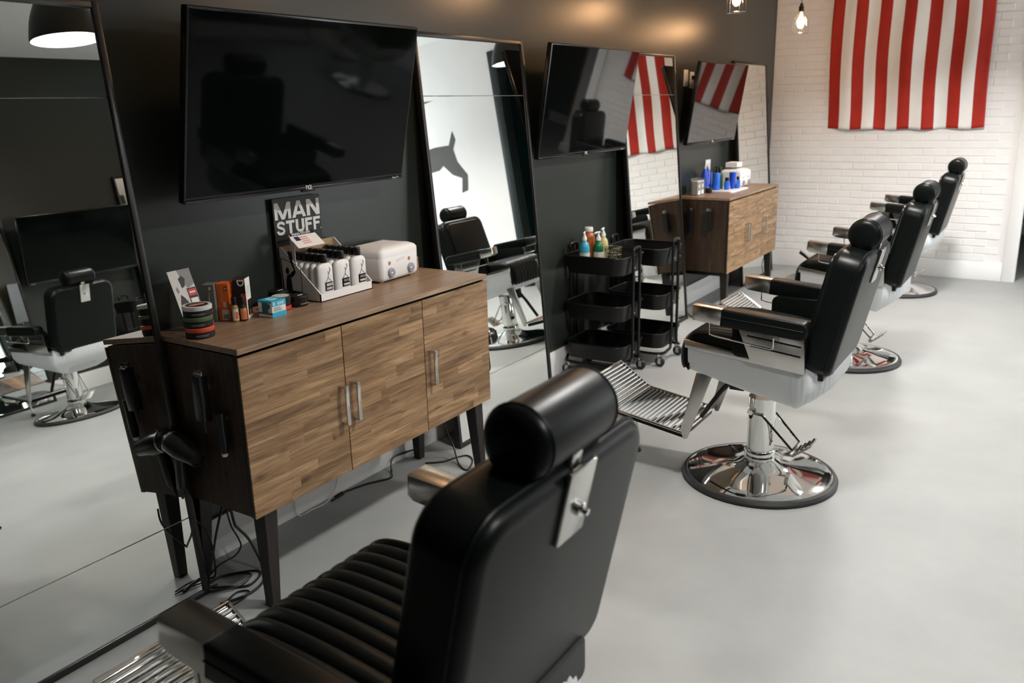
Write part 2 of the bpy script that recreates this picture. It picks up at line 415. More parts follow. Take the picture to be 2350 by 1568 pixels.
def tv_mount(t, tilt, gap):
    # wall plate and tilting arms, in the television's own frame
    c, s = math.cos(tilt), math.sin(tilt)
    mb = MB()
    mb.box(-.16, -.13, .062, .085, .12, .5).box(.13, .16, .062, .085, .12, .5)
    ob = mb.build('mount_rail', 'black_metal', t)
    def back(z): return (gap - z*s*-1)
    MB().box(-.3, .3, 0, .02, -.11, .11, bev=.003).build('wall_plate', 'black_metal', t, loc=(0, ((gap-.02) + .3*s)/1.0*c, .3*c - 0.0), rot=(-tilt, 0, 0))
    return ob
tvs = [(2.335, 2.45, 1.365, 12.6, 'largest television on the dark wall, above the wooden cabinet with bottles'),
       (4.685, 2.50, 1.362, 9.3, 'television above the black trolleys with a chair silhouette reflected in it'),
       (6.89, 2.50, 1.331, 9.3, 'television nearest the white brick wall, flag stripes reflected in it')]
for i, (xc, yb, zb, td, lb) in enumerate(tvs):
    t = tv if i == 0 else copy_tree(tv)
    t.location = (xc, yb, zb); t.rotation_euler = (R(td), 0, 0); tag(t, lb, 'television', 'wall televisions')
    if i:
        for ch in t.children:
            if ch.name.startswith('screen'): ch.data = ch.data.copy(); ch.data.materials[0] = MATS['screen_gloss']
    # mount: from the back cover to the wall at mid height
    a = R(td); zc = .32; yback = yb - zc*math.sin(a) + .06*math.cos(a); zz = zb + zc*math.cos(a)
    Mi = (Matrix.Translation((xc, yb, zb)) @ Matrix.Rotation(a, 4, 'X')).inverted()
    MB().box(xc-.28, xc+.28, WY-.02, WY-.001, zz-.11, zz+.11, bev=.003).box(xc-.2, xc-.16, yback-.03, WY-.02, zz-.03, zz+.03).box(xc+.16, xc+.2, yback-.03, WY-.02, zz-.03, zz+.03).xf(Mi).build('wall_mount', 'black_metal', t)
t = copy_tree(tv); t.location = (4.49, OY+.15, 1.08); t.rotation_euler = Euler((R(9), 0, PI))
for ch in list(t.children):
    if ch.name.startswith('wall_mount'): bpy.data.objects.remove(ch)
MB().box(-.28, .28, -.001, .10, .2, .4).build('wall_mount', 'black_metal', t, loc=(0, .06, 0))
tag(t, 'television on the opposite dark wall, seen only in the left mirror', 'television', 'wall televisions')

# ================================================================== CABINETS
CL, CD = 1.375, .435          # length, depth ; origin at front left floor corner
def staves(w, h, rng):
    """rows of butcher-block staves for a w x h door face -> list of (x0,x1,z0,z1)"""
    out = []; n = 15; rh = h/n
    for i in range(n):
        x = 0
        cuts = [0]
        x = rng.uniform(.08, .42)
        while x < w-.05:
            cuts.append(x); x += rng.uniform(.14, .42)
        cuts.append(w)
        for a, b in zip(cuts, cuts[1:]): out.append((a, b, i*rh, (i+1)*rh))
    return out
def make_cabinet():
    r = thing('sideboard_cabinet', '', 'cabinet')
    rng = random.Random(3)
    # carcass sides + back + bottom (dark wood)
    MB().box(0, .02, .022, CD, .362, .918, bev=.002).build('side_panel', 'walnut_side', r, smooth=0)
    MB().box(CL-.02, CL, .022, CD, .362, .918, bev=.002).build('side_panel', 'walnut_side', r, smooth=0)
    MB().box(.02, CL-.02, .03, CD-.01, .362, .38).build('bottom_panel', 'espresso', r, smooth=0)
    MB().box(.02, CL-.02, CD-.01, CD, .362, .918).build('back_panel', 'espresso', r, smooth=0)
    MB().box(.02, CL-.02, .03, CD-.01, .90, .918).build('top_rail', 'espresso', r, smooth=0)
    MB().box(.02, CL-.02, .05, .07, .38, .90).build('inner_panel', 'espresso', r, smooth=0)
    MB().box(0, CL, 0, CD, .923, .942, bev=.0015).build('worktop', 'acacia_top', r, smooth=0)
    dw = CL/3
    for i in range(3):
        x0 = i*dw+(.002 if i else .0); x1 = (i+1)*dw-(.002 if i < 2 else .0)
        d = MB().box(x0+.0005, x1-.0005, .006, .022, .3595, .9125).build('door', 'espresso', r, smooth=0)
        for (a, b, c, e) in staves(x1-x0, .555, rng):
            p = random.uniform(0, .0004)
            w_ = b-a; h_ = e-c
            s = MB().box(-w_/2, w_/2, -.003, .003, -h_/2, h_/2, bev=.0003, seg=1).build('stave', 'acacia', d, loc=(x0+(a+b)/2, .003-p, .3585+(c+e)/2), smooth=0)
        hx = x1-.026 if i == 0 else x0+.030
        MB().box(hx-.0085, hx+.0085, -.034, -.027, .553, .702, bev=.001).box(hx-.0085, hx+.0085, -.028, .001, .554, .562).box(hx-.0085, hx+.0085, -.028, .001, .693, .701).build('handle', 'nickel', d, label='brushed metal bar handle')
    # splayed tapered legs
    for (lx, ly, sx, sy) in ((.075, .045, -1, -1), (CL-.075, .045, 1, -1), (.075, CD-.05, -1, 1), (CL-.075, CD-.05, 1, 1)):
        dx = .02*sx; dy = .015*sy
        top = [(lx-.03, ly-.03), (lx+.03, ly-.03), (lx+.03, ly+.03), (lx-.03, ly+.03)]
        bot = [(lx+dx-.019, ly+dy-.019), (lx+dx+.019, ly+dy-.019), (lx+dx+.019, ly+dy+.019), (lx+dx-.019, ly+dy+.019)]
        mb = MB(); mb.grid([[(*p, 0.0) for p in bot], [(*p, .362) for p in top]], wrap=True)
        V = mb.bm.verts; V.ensure_lookup_table()
        mb.bm.faces.new(V[0:4]); mb.bm.faces.new(V[4:8]); bmesh.ops.recalc_face_normals(mb.bm, faces=mb.bm.faces)
        bmesh.ops.bevel(mb.bm, geom=mb.bm.edges[:], offset=.003, segments=1, affect='EDGES')
        mb.build('leg', 'espresso', r, smooth=0)
    MB().box(.06, .08, .06, CD-.06, .325, .36).box(CL-.08, CL-.06, .06, CD-.06, .325, .36).build('apron', 'espresso', r, smooth=0)
    return r
cab = make_cabinet(); cab.location = (1.655, 2.112, 0)
tag(cab, 'wooden three door cabinet under the largest television, bottles and towel warmer on top', 'cabinet', 'wooden cabinets')
cab2 = copy_tree(cab); cab2.location = (6.34, 2.14, 0); cab2.scale = (.93, 1, 1)
tag(cab2, 'wooden cabinet near the white brick wall with blue bottles on top', 'cabinet', 'wooden cabinets')

# ================================================================== BARBER CHAIRS
def make_chair():
    r = thing('barber_chair', '', 'chair')
    def part(mb, name, m, par=r, **k): return mb.build(name, m, par, **k)
    # base
    b = part(MB().lathe([(.045, .10), (.062, .098), (.078, .088), (.10, .074), (.14, .062), (.20, .050), (.26, .041), (.305, .034), (.318, .030), (.318, .012), (.0, .012)], 72), 'base', 'chrome')
    part(MB().lathe([(.315, .0), (.332, .0), (.340, .006), (.341, .016), (.334, .027), (.322, .031), (.315, .028)], 72, closed=True), 'rubber_ring', 'rubber', b)
    part(MB().lathe([(.064, .085), (.067, .09), (.067, .135), (.064, .14), (.060, .142), (.060, .385), (0, .385)], 48), 'column', 'chrome')
    # body shell : U plan, rounded belly, ribs round the rear
    mb = MB(); plan = []
    hw, ff, fr, rr = .265, .255, -.175, .145
    n1, n2 = 14, 40
    for i in range(n1): plan.append((-hw, ff+(fr-ff)*i/n1, (-1, 0), 0))
    for i in range(n2+1):
        a = PI+ i/n2*PI/2; plan.append((-hw+rr+rr*math.cos(a), fr+rr*math.sin(a), (math.cos(a), math.sin(a)), min(1, i/8)))
    for i in range(1, n2): plan.append((-hw+rr+(2*hw-2*rr)*i/n2, fr-rr, (0, -1), 1))
    for i in range(n2+1):
        a = 1.5*PI+i/n2*PI/2; plan.append((hw-rr+rr*math.cos(a), fr+rr*math.sin(a), (math.cos(a), math.sin(a)), min(1, (n2-i)/8)))
    for i in range(1, n1+1): plan.append((hw, fr+(ff-fr)*i/n1, (1, 0), 0))
    def zt(y): return .632-.06*(.262-y)/.5 if y > -.22 else .577+.03*min(1, (-.22-y)/.07)
    def zb(y): return .365+.105*max(0, (y+.20)/.462)**1.15+.085*max(0, (-.20-y)/.165)**1.7
    rows = []
    T = [(0, .012), (0, 0), (.25, 0), (.5, .004), (.68, .016), (.82, .040), (.92, .075), (1, .135)]
    prev = 0
    for ti, (t_, off) in enumerate(T):
        rw = []
        for j, (x, y, nn, rear) in enumerate(plan):
            o_ = off - rear*(.0032*(.5+.5*math.cos(j*PI/2.0)) if .1 < t_ < .8 else 0)
            if rear and ti >= 2: o_ -= .012*rear*math.sin(PI*t_)
            k = .55 if not rear else 1
            rw.append((x-nn[0]*o_*(1 if nn[0] else 1), y-nn[1]*o_, zt(y)+(zb(y)-zt(y))*t_))
        rows.append(rw)
    mb.grid(rows)
    bot = rows[-1]; n = len(bot)
    half = n//2
    t_ = mb.bm; t_.verts.ensure_lookup_table()
    # close belly: connect left to right
    mb.grid([[bot[i], ((bot[i][0]+bot[n-1-i][0])/2, (bot[i][1]+bot[n-1-i][1])/2, min(bot[i][2], bot[n-1-i][2])-.003), bot[n-1-i]] for i in range(half+1)])
    # front closing face
    fl = [rows[k][0] for k in range(len(rows))]; fr_ = [rows[k][-1] for k in range(len(rows))]
    mb.grid([[a, b] for a, b in zip(fl, fr_)])
    part(mb, 'body_shell', 'fiberglass', weld=True)
    part(MB().prism([(.256, .60), (-.21, .53), (-.30, .53), (-.30, .555), (.20, .615), (.255, .625)], 'x', -.235, .235), 'seat_pan', 'black_metal')
    for s in (-1, 1):
        part(MB().prism([(.268, .642), (-.235, .582), (-.235, .556), (.268, .606)], 'x', s*.262, s*.273, bev=.003), 'trim_strip', 'chrome_satin')
    # seat cushion with front-back channels
    path = [(-.195, .660), (-.12, .668), (0, .682), (.10, .688), (.18, .688), (.235, .678), (.272, .652), (.293, .612), (.300, .565), (.296, .52), (.285, .500)]
    P = catmull([Vector((0, a, b)) for a, b in path], 4)
    nx = 108; rows = []
    for p_i, p in enumerate(P):
        q0 = P[max(0, p_i-1)]; q1 = P[min(len(P)-1, p_i+1)]; d = (q1-q0).normalized(); nr = Vector((0, -d.z, d.y))
        if nr.z < 0 and p.y < .2: nr = -nr
        rw = []
        for i in range(nx+1):
            u = -.255+.510*i/nx
            k = abs(math.sin(PI*12*i/nx))**.5*.009 - .009
            edge = max(0, abs(u)-.222)/.033; k -= .016*edge**2
            q = p+nr*k; rw.append((u, q.y, q.z))
        rows.append(rw)
    mb = MB(); mb.grid(rows)
    inner = [(-.195, .60), (.20, .615), (.24, .59), (.255, .50)]
    mb.grid([[(u, a, b) for u in (-.255, .255)] for a, b in inner])
    for s in (-1, 1):
        sd = MB(); poly = [(r_[0 if s < 0 else -1][1], r_[0 if s < 0 else -1][2]) for r_ in rows] + inner[::-1]
        mb.prism(poly, 'x', s*.2545, s*.2555)
    part(mb, 'seat', 'leather')
    # backrest, reclined
    rec = Matrix.Translation((0, -.215, .680)) @ Matrix.Rotation(R(12.5), 4, 'X')
    part(MB().prism(rrect(-.272, .272, -.055, .45, (.055, .055, .075, .075), 8), 'y', -.112, .015, bev=.026, seg=4).xf(rec), 'backrest', 'leather')
    part(MB().prism(rrect(-.232, .232, .0, .42, .05, 8), 'y', .012, .027, bev=.010, seg=3).xf(rec), 'back_cushion', 'leather')
    pip = [(a, -.088, b) for a, b in rrect(-.2715, .2715, -.055, .4505, (.045, .045, .075, .075), 8)]
    part(MB().tube(pip, .0035, 6, closed=True).xf(rec), 'piping', 'leather_side')
    # headrest
    hc = rec @ Vector((0, -.050, .503))
    H = MB().lathe([(0, -.125), (.040, -.124), (.054, -.119), (.0605, -.110), (.062, -.098), (.062, .098), (.0605, .110), (.054, .119), (.040, .124), (0, .125)], 40, Matrix.Translation(hc) @ Matrix.Rotation(R(90), 4, 'Y'))
    h = part(H, 'headrest', 'leather')
    part(MB().tube([(-.103, math.cos(a)*.0622, math.sin(a)*.0622) for a in [i/32*2*PI for i in range(32)]], .002, 5, closed=True).xf(Matrix.Translation(hc)), 'seam', 'leather_side', h)
    part(MB().tube([(.103, math.cos(a)*.0622, math.sin(a)*.0622) for a in [i/32*2*PI for i in range(32)]], .002, 5, closed=True).xf(Matrix.Translation(hc)), 'seam', 'leather_side', h)
    br = part(MB().box(-.043, .043, -.121, -.111, .315, .452, bev=.003).xf(rec), 'headrest_plate', 'nickel')
    part(MB().box(-.016, .016, -.104, -.090, .40, .47, bev=.003).box(-.009, .009, -.098, -.086, .44, .49).xf(rec), 'headrest_stem', 'chrome_satin', br)
    part(MB().cyl((0, -.119, .375), (0, -.132, .375), .013, 20, bev=.002).cyl((0, -.132, .375), (0, -.142, .375), .006, 12, bev=.001).xf(rec), 'knob', 'chrome', br)
    # back hinge arms
    for s in (-1, 1):
        part(MB().box(s*.225-.012, s*.225+.012, -.24, -.15, .605, .632, bev=.004).xf(Matrix.Rotation(R(0), 4, 'X')), 'hinge_arm', 'chrome_satin')
    part(MB().prism(rrect(-.2, .2, .545, .64, .02), 'y', -.325, -.29, bev=.008), 'bellows', 'rubber')
    # arms
    for s in (-1, 1):
        xc = s*.333
        A = Matrix.Translation((xc, .085, .778)) @ Matrix.Rotation(R(4.2), 4, 'X')
        arm = part(MB().prism(rrect(-.345, 0, -.036, .036, (.030, .004, .010, .028), 6), 'x', -.038, .038, bev=.010, seg=3).xf(A), 'arm_pad', 'leather')
        part(MB().tube([(.0385*s, -.33, .004), (.0385*s, -.16, .004), (.0385*s, -.004, .004)], .0018, 5).xf(A), 'stitching', 'leather_side', arm)
        part(MB().prism([(-.005, .034), (.118, .034), (.118, -.018), (.10, -.030), (-.005, -.034)], 'x', -.037, .037, bev=.005).xf(A), 'arm_cap', 'chrome_satin', arm)
        sp = part(MB().prism([(.035, .742), (-.235, .716), (-.245, .572), (-.025, .598)], 'x', s*.300-.006, s*.300+.006, bev=.002), 'side_plate', 'chrome_satin', arm)
        for k, zz in enumerate((.690, .650)):
            part(MB().tube([(s*.3065, -.01-.015*k, zz+.01), (s*.3065, -.225, zz-.012)], .0035, 6), 'groove', 'nickel_dark', sp)
        part(MB().tube([(s*.350, .135, .752), (s*.350, .133, .700), (s*.350, .11, .694), (s*.350, -.12, .668), (s*.350, -.128, .676), (s*.350, -.128, .715)], .0032, 6), 'towel_bar', 'chrome', arm)
        part(MB().prism(rrect(-.24, .06, .60, .745, .03), 'x', s*.262, s*.290, bev=.006), 'arm_lining', 'leather', arm)
    # footrest
    fr0 = thing2('footrest', r)
    L0, L1, L2 = Vector((0, .29, .185)), Vector((0, .63, .238)), Vector((0, .79, .345))
    for (a, b, nr_) in ((L0, L1, 17), (L1, L2, 10)):
        d = (b-a); ln = d.length; d.normalize(); nn = Vector((0, -d.z, d.y)); rows = []; N_ = nr_*6
        for i in range(N_+1):
            q = a+d*(ln*i/N_)+nn*(.0045*math.cos(2*PI*nr_*i/N_)); rows.append([(-.195, q.y, q.z), (.195, q.y, q.z)])
        mb = MB(); mb.grid(rows)
        pl = mb.build('tread_plate', 'chrome', r, smooth=60)
        mb = MB()
        for sx in (-1, 1): mb.tube([Vector((sx*.197, 0, 0))+a-nn*.002, Vector((sx*.197, 0, 0))+b-nn*.002], .0065, 8)
        mb.tube([Vector((-.197, 0, 0))+b, Vector((.197, 0, 0))+b], .0065, 8).tube([Vector((-.197, 0, 0))+a, Vector((.197, 0, 0))+a], .0065, 8)
        mb.build('rim', 'chrome', pl)
        q0 = a-nn*.012; q1 = b-nn*.012
        MB().prism([(q0.y, q0.z), (q1.y, q1.z), (q1.y-nn.y*.02, q1.z-nn.z*.02), (q0.y-nn.y*.02, q0.z-nn.z*.02)], 'x', -.185, .185, bev=.004).build('under_pad', 'leather', pl)
    for s in (-1, 1):
        part(MB().prism([(.165, .470), (.235, .478), (.300, .205), (.285, .160), (.268, .165)], 'x', s*.205-.006, s*.205+.006, bev=.002), 'footrest_bracket', 'nickel')
    part(MB().tube([(0, .12, .43), (0, .19, .34), (0, .28, .20)], .012, 8).box(-.02, .02, .08, .15, .36, .44, bev=.006), 'footrest_strut', 'black_metal')
    lg = part(MB().cyl((0, .60, .022), (0, .615, .225), .008, 12), 'footrest_leg', 'chrome')
    part(MB().lathe([(0, 0), (.016, 0), (.018, .008), (.012, .022), (0, .024)], 16, Matrix.Translation((0, .60, 0))), 'rubber_foot', 'rubber', lg)
    # pump lever
    pv = part(MB().tube([(-.066, .045, .325), (-.066, -.02, .318), (-.03, -.15, .165)], .0055, 8, ).tube([(.066, .045, .325), (.066, -.02, .318), (.085, -.15, .165)], .0055, 8).cyl((-.076, .03, .325), (.076, .03, .325), .011, 12).cyl((-.03, -.15, .165), (.085, -.15, .165), .0055, 8), 'pump_lever', 'chrome')
    part(MB().prism([(-.135, .140), (-.150, .130), (-.225, .190), (-.228, .202), (-.150, .142), (-.138, .150)], 'x', -.025, .082, bev=.003), 'pedal', 'chrome_satin', pv)
    mbp = MB()
    for k in range(4): mbp.tube([(-.020, -.162-.018*k, .153+.0142*k), (.077, -.162-.018*k, .153+.0142*k)], .0045, 6)
    part(mbp, 'pedal_ridges', 'chrome', pv)
    bpy.data.objects.remove(fr0)
    return r
def thing2(n, p):
    o = bpy.data.objects.new(n, None); COL.objects.link(o); return o
chair = make_chair()
UP = ('base', 'column', 'pump_lever')
chairs = [(1.09, 1.012, 0, .008, 'nearest black barber chair, seen from behind, filling the lower middle'),
          (3.58, 1.02, 0, .03, 'black and white barber chair second from the front, in side view'),
          (5.66, 1.09, 0, -.012, 'third barber chair back from the camera, half hidden behind the second'),
          (8.0, 1.17, 0, -.02, 'farthest barber chair, in front of the white brick wall'),
          (3.55, -1.85, 172, 0, 'barber chair facing the opposite wall, reflected in the left mirror'),
          (7.45, -1.75, 180, 0, 'farther barber chair facing the opposite wall, beyond the frame')]
for i, (x, y, a, lift, lb) in enumerate(chairs):
    c = chair if i == 0 else copy_tree(chair)
    c.location = (x, y, 0); c.rotation_euler = (0, 0, R(a)); tag(c, lb, 'chair', 'barber chairs')
    for ch in c.children:
        nm = ch.name.split('.')[0]
        if nm not in UP and lift: ch.location.z += lift if nm not in ('footrest_leg',) else 0
        if i and nm in ('backrest', 'back_cushion', 'piping', 'headrest', 'headrest_plate'): ch.location.z -= .058; ch.location.y -= .015

# ================================================================== TROLLEYS
def make_trolley():
    r = thing('utility_trolley', '', 'trolley')
    hx, hy = .175, .205
    for k, (zt_, hh) in enumerate(((.765, .105), (.470, .095), (.215, .095))):
        o = rrect(-hx, hx, -hy, hy, .075, 8); i_ = rrect(-hx+.012, hx-.012, -hy+.012, hy-.012, .065, 8)
        z0 = zt_-hh
        mb = MB()
        mb.grid([[(x, y, z0) for x, y in i_], [(x, y, zt_) for x, y in o]], wrap=True)
        mb.grid([[(x*.985, y*.985, z0+.004) for x, y in i_], [(x*.985, y*.985, zt_) for x, y in o]], wrap=True)
        mb.prism([(x*.99, y*.99) for x, y in i_], 'z', z0, z0+.004)
        bk = mb.build('basket', 'black_metal', r)
        MB().tube([(x, y, zt_) for x, y in o], .006, 8, closed=True).build('rim', 'black_metal', bk)
    for s in (-1, 1):
        X = s*.045
        pts = [(X, -hy-.012, .80), (X, -hy-.012, .45), (X, -hy-.012, .15), (X*2, -hy-.01, .10), (s*.15, -hy+.03, .085), (s*.15, 0, .082), (s*.15, hy-.03, .085), (X*2, hy+.01, .10), (X, hy+.012, .15), (X, hy+.012, .45), (X, hy+.012, .80)]
        MB().tube(pts, .0095, 8, smooth=5).build('frame_tube', 'black_metal', r)
    for e in (-1, 1):
        MB().tube([(-.045, e*(hy+.012), .795), (-.04, e*(hy+.014), .812), (0, e*(hy+.016), .818), (.04, e*(hy+.014), .812), (.045, e*(hy+.012), .795)], .0095, 8, smooth=3).build('handle', 'black_metal', r)
        for zz in (.70, .42, .17):
            for s in (-1, 1): MB().cyl((s*.045, e*(hy+.018), zz), (s*.045, e*(hy+.024), zz), .006, 10).build('bolt', 'nickel', r)
    for sx in (-1, 1):
        for sy in (-1, 1):
            x, y = sx*.15, sy*(hy-.03)
            c = MB().cyl((x-.011, y+.012*sy, .033), (x+.011, y+.012*sy, .033), .033, 24, bev=.006).build('caster', 'rubber', r)
            MB().cyl((x, y, .06), (x, y, .082), .010, 12).box(x-.016, x-.012, y+.012*sy-.012, y+.012*sy+.010, .022, .062).box(x+.012, x+.016, y+.012*sy-.012, y+.012*sy+.010, .022, .062).box(x-.016, x+.016, y+.012*sy-.014, y+.012*sy+.010, .056, .062).build('fork', 'nickel', c)
    return r
tr = make_trolley(); tr.location = (4.665, 2.355, 0); tag(tr, 'black three tier trolley nearer the cabinet, pump bottles on top', 'trolley', 'utility trolleys')
tr2 = copy_tree(tr); tr2.location = (5.075, 2.27, 0); tag(tr2, 'black three tier trolley in front of the mirror with flag reflection', 'trolley', 'utility trolleys')
tr3 = copy_tree(tr); tr3.location = (4.85, OY+.30, 0); tag(tr3, 'black trolley at the opposite wall, seen in the left mirror', 'trolley', 'utility trolleys')

# ================================================================== FLAG
def make_flag():
    y0, y1, z0, z1 = .70, 2.035, 1.372, CZ-.03
    r = thing('flag', 'large red and white striped flag hung vertically on the white brick wall', 'flag', (XB-.03, 0, 0))
    per = 6; ncol = 13*per; nrow = 60
    rnd = random.Random(5); ph = [rnd.uniform(0, 6.28) for _ in range(8)]
    def pt(u, v):
        w = v  # 0 bottom 1 top
        y = y1+(y0-y1)*u
        y = (y-1.37)*(1+.012*math.sin(3*v+1)) + 1.37 + .03*(v-.2) + .006*math.sin(9*v+ph[0]+2*u)
        z = z0+(z1-z0)*v + (1-v)*.006*math.sin(u*25+1) - (1-v)*.010*math.sin(PI*u)
        x = -.012*math.sin(u*17+ph[1]+1.5*v)*(1-.5*v) - .007*math.sin(u*34-5*v+ph[2]) - .006*math.sin(7*v+11*u+ph[3]) - .005*math.sin(16*(v-u*.55)+ph[4])
        return (x, y, z)
    mb = MB(); t = mb.bm
    V = [[t.verts.new(pt(i/ncol, j/nrow)) for i in range(ncol+1)] for j in range(nrow+1)]
    for j in range(nrow):
        for i in range(ncol):
            f = t.faces.new((V[j][i], V[j][i+1], V[j+1][i+1], V[j+1][i])); s = i//per
            f.material_index = 2 if (s < 7 and j/nrow > .775) else (0 if s % 2 == 0 else 1)
    cl = mb.build('cloth', ['flag_red', 'flag_white', 'flag_blue'], r, smooth=80)
    md = cl.modifiers.new('thick', 'SOLIDIFY'); md.thickness = .0015
    MB().tube([(-.012, y, z0+.004) for y in (y1-.01, y0+.01)], .0001, 4)
    st = MB()
    for a in range(5):
        for b in range(6):
            cy = y1-.06-b*.118; cz = z0+(z1-z0)*.80+a*.068
            pts = []
            for k in range(10):
                rr = .021 if k % 2 == 0 else .0085; an = PI/2+k*PI/5; pts.append((cy+rr*math.cos(an), cz+rr*math.sin(an)))
            st.prism(pts, 'x', -.032, -.030)
    st.build('stars', 'flag_white', r, smooth=0)
    MB().tube([(0, y1+.03, z1+.005), (0, y0-.03, z1+.005)], .006, 8).build('hanging_rod', 'black_metal', r)
make_flag()

# ================================================================== LAMPS
def make_dome():
    r = thing('dome_pendant', '', 'lamp')
    pr = [(.030, .40), (.050, .385), (.054, .30), (.068, .265), (.112, .20), (.155, .11), (.176, .03), (.180, 0)]
    P = [(v.x, v.z) for v in catmull([Vector((a, 0, b)) for a, b in pr], 4)]
    MB().lathe(P+[(max(.02, a-.004), b) for a, b in P[::-1]], 48, closed=True).build('shade', 'lamp_black', r)
    MB().lathe([(max(.02, a-.0045), b-.001) for a, b in P if b > .02], 48).build('inner_shade', 'lamp_white', r)
    MB().lathe([(0, .085), (.045, .10), (.07, .20), (.06, .24), (.03, .27), (.03, .33), (0, .33)], 32).build('bulb', 'lamp_glow', r)
    MB().cyl((0, 0, .39), (0, 0, .44), .018, 16, bev=.003).build('cord_grip', 'black_metal', r)
    MB().cyl((0, 0, .43), (0, 0, CZ-DOME_Z-.02), .0035, 8).build('cord', 'cable', r)
    MB().lathe([(0, 0), (.05, 0), (.055, -.01), (.05, -.022), (0, -.024)], 24, Matrix.Translation((0, 0, CZ-DOME_Z-.001))).build('canopy', 'black_metal', r)
    return r
dome = make_dome()
for i, (x, y) in enumerate(DOMES):
    d = dome if i == 0 else copy_tree(dome); d.location = (x, y, DOME_Z)
    tag(d, ['lit black dome pendant lamp seen at the top of the left mirror', 'black dome pendant lamp above the second barber chair, over the picture', 'black dome pendant lamp between third and farthest chairs, over the picture', 'black dome pendant nearest the shop front on the opposite side', 'black dome pendant above the chair facing the opposite wall', 'black dome pendant third along the opposite side', 'black dome pendant on the opposite side nearest the horned animal silhouette'][i], 'lamp', 'black dome pendants')
    a = area('dome_light', (x, y, DOME_Z+.075), (0, 0, 0), .23, .23, DOME_POWER[i], (1, .975, .945), 'DISK', 180)
def make_edison():
    r = thing('edison_pendant', '', 'lamp')
    MB().cyl((0, 0, .165), (0, 0, .215), .020, 20, bev=.004).cyl((0, 0, .21), (0, 0, .235), .013, 16, bev=.003).build('socket', 'brass_socket', r)
    MB().cyl((0, 0, .23), (0, 0, CZ-2.185), .003, 8).build('cord', 'cable', r)
    MB().lathe([(0, 0), (.05, 0), (.05, -.018), (0, -.02)], 24, Matrix.Translation((0, 0, CZ-2.186))).build('canopy', 'black_metal', r)
    MB().lathe([(.012, .170), (.014, .150), (.026, .115), (.031, .085), (.026, .058), (.012, .040), (0, .036)], 24).build('bulb', 'bulb_glass', r)
    f = MB()
    for k in range(6):
        a = k*PI/3; f.tube([(.011*math.cos(a), .011*math.sin(a), .075), (.007*math.cos(a+.4), .007*math.sin(a+.4), .13)], .0016, 5)
    f.build('filament', 'filament', r)
    c = MB(); 
    for k in range(6):
        a = k*PI/3; ca, sa = math.cos(a), math.sin(a)
        c.tube([(.018*ca, .018*sa, .172), (.048*ca, .048*sa, .125), (.062*ca, .062*sa, .09), (.064*ca, .064*sa, .0)], .0013, 5, smooth=3)
    for rr, zz in ((.064, 0), (.0625, .088)):
        c.tube([(rr*math.cos(q), rr*math.sin(q), zz) for q in [j/24*2*PI for j in range(24)]], .0013, 5, closed=True)
    c.build('wire_cage', 'chrome_satin', r)
    return r
ed = make_edison()
elab = ['caged bulb pendant above the first wooden cabinet, out of the picture', 'caged bulb pendant above the second television, out of the picture', 'caged bulb pendant cut by the top edge, in front of the dark wall', 'glowing caged bulb pendant hanging in front of the white brick wall']
for i, (x, y) in enumerate(WARM):
    e = ed if i == 0 else copy_tree(ed); e.location = (x, y, 2.185 if i == 3 else 2.235)
    if i != 3:
        pass
    tag(e, elab[i], 'lamp', 'caged bulb pendants')
    l = bpy.data.lights.new('bulb_light', 'POINT'); l.energy = (10, 12, 16, 15)[i]; l.color = (1, .56, .27); l.shadow_soft_size = .03
    lo = bpy.data.objects.new('bulb_light', l); COL.objects.link(lo); lo.location = (x, y, e.location.z+.09)

#PART2
# ================================================================== SMALL THINGS: helpers
CT = .9425
def decal(p, face, w, d, h, u0, u1, v0, v1, m, name='printed_panel', lift=.0004):
    """thin print on a box face; u,v run 0..1 across the face as seen from outside"""
    t = lift
    if face == 'F': mb = MB().box(-w/2+u0*w, -w/2+u1*w, -d/2-t, -d/2+.0002, v0*h, v1*h)
    elif face == 'L': mb = MB().box(-w/2-t, -w/2+.0002, d/2-u1*d, d/2-u0*d, v0*h, v1*h)
    elif face == 'R': mb = MB().box(w/2-.0002, w/2+t, -d/2+u0*d, -d/2+u1*d, v0*h, v1*h)
    else: mb = MB().box(-w/2+u0*w, -w/2+u1*w, -d/2+v0*d, -d/2+v1*d, h-.0002, h+t)
    return mb.build(name, m, p, smooth=0)
def carton(name, label, cat, loc, yaw, w, d, h, m, group=None, bev=.0012):
    r = thing(name, label, cat, loc, (0, 0, R(yaw)), group)
    MB().box(-w/2, w/2, -d/2, d/2, 0, h, bev=bev, seg=1).build('carton', m, r, smooth=0)
    return r
def face_text(p, s, size, m, face, w, d, u, z, bold=0, sx=1.0, roll=0):
    if face == 'F': return text('lettering', s, size, m, p, (-w/2+u*w, -d/2-.0012, z), Euler((R(90), 0, 0)) if not roll else (Matrix.Rotation(R(90), 3, 'X') @ Matrix.Rotation(R(roll), 3, 'Z')).to_euler(), bold, .0003, 'CENTER', sx)
    return text('lettering', s, size, m, p, (-w/2-.0012, d/2-u*d, z), (Matrix.Rotation(R(-90), 3, 'Z') @ Matrix.Rotation(R(90), 3, 'X') @ Matrix.Rotation(R(roll), 3, 'Z')).to_euler(), bold, .0003, 'CENTER', sx)

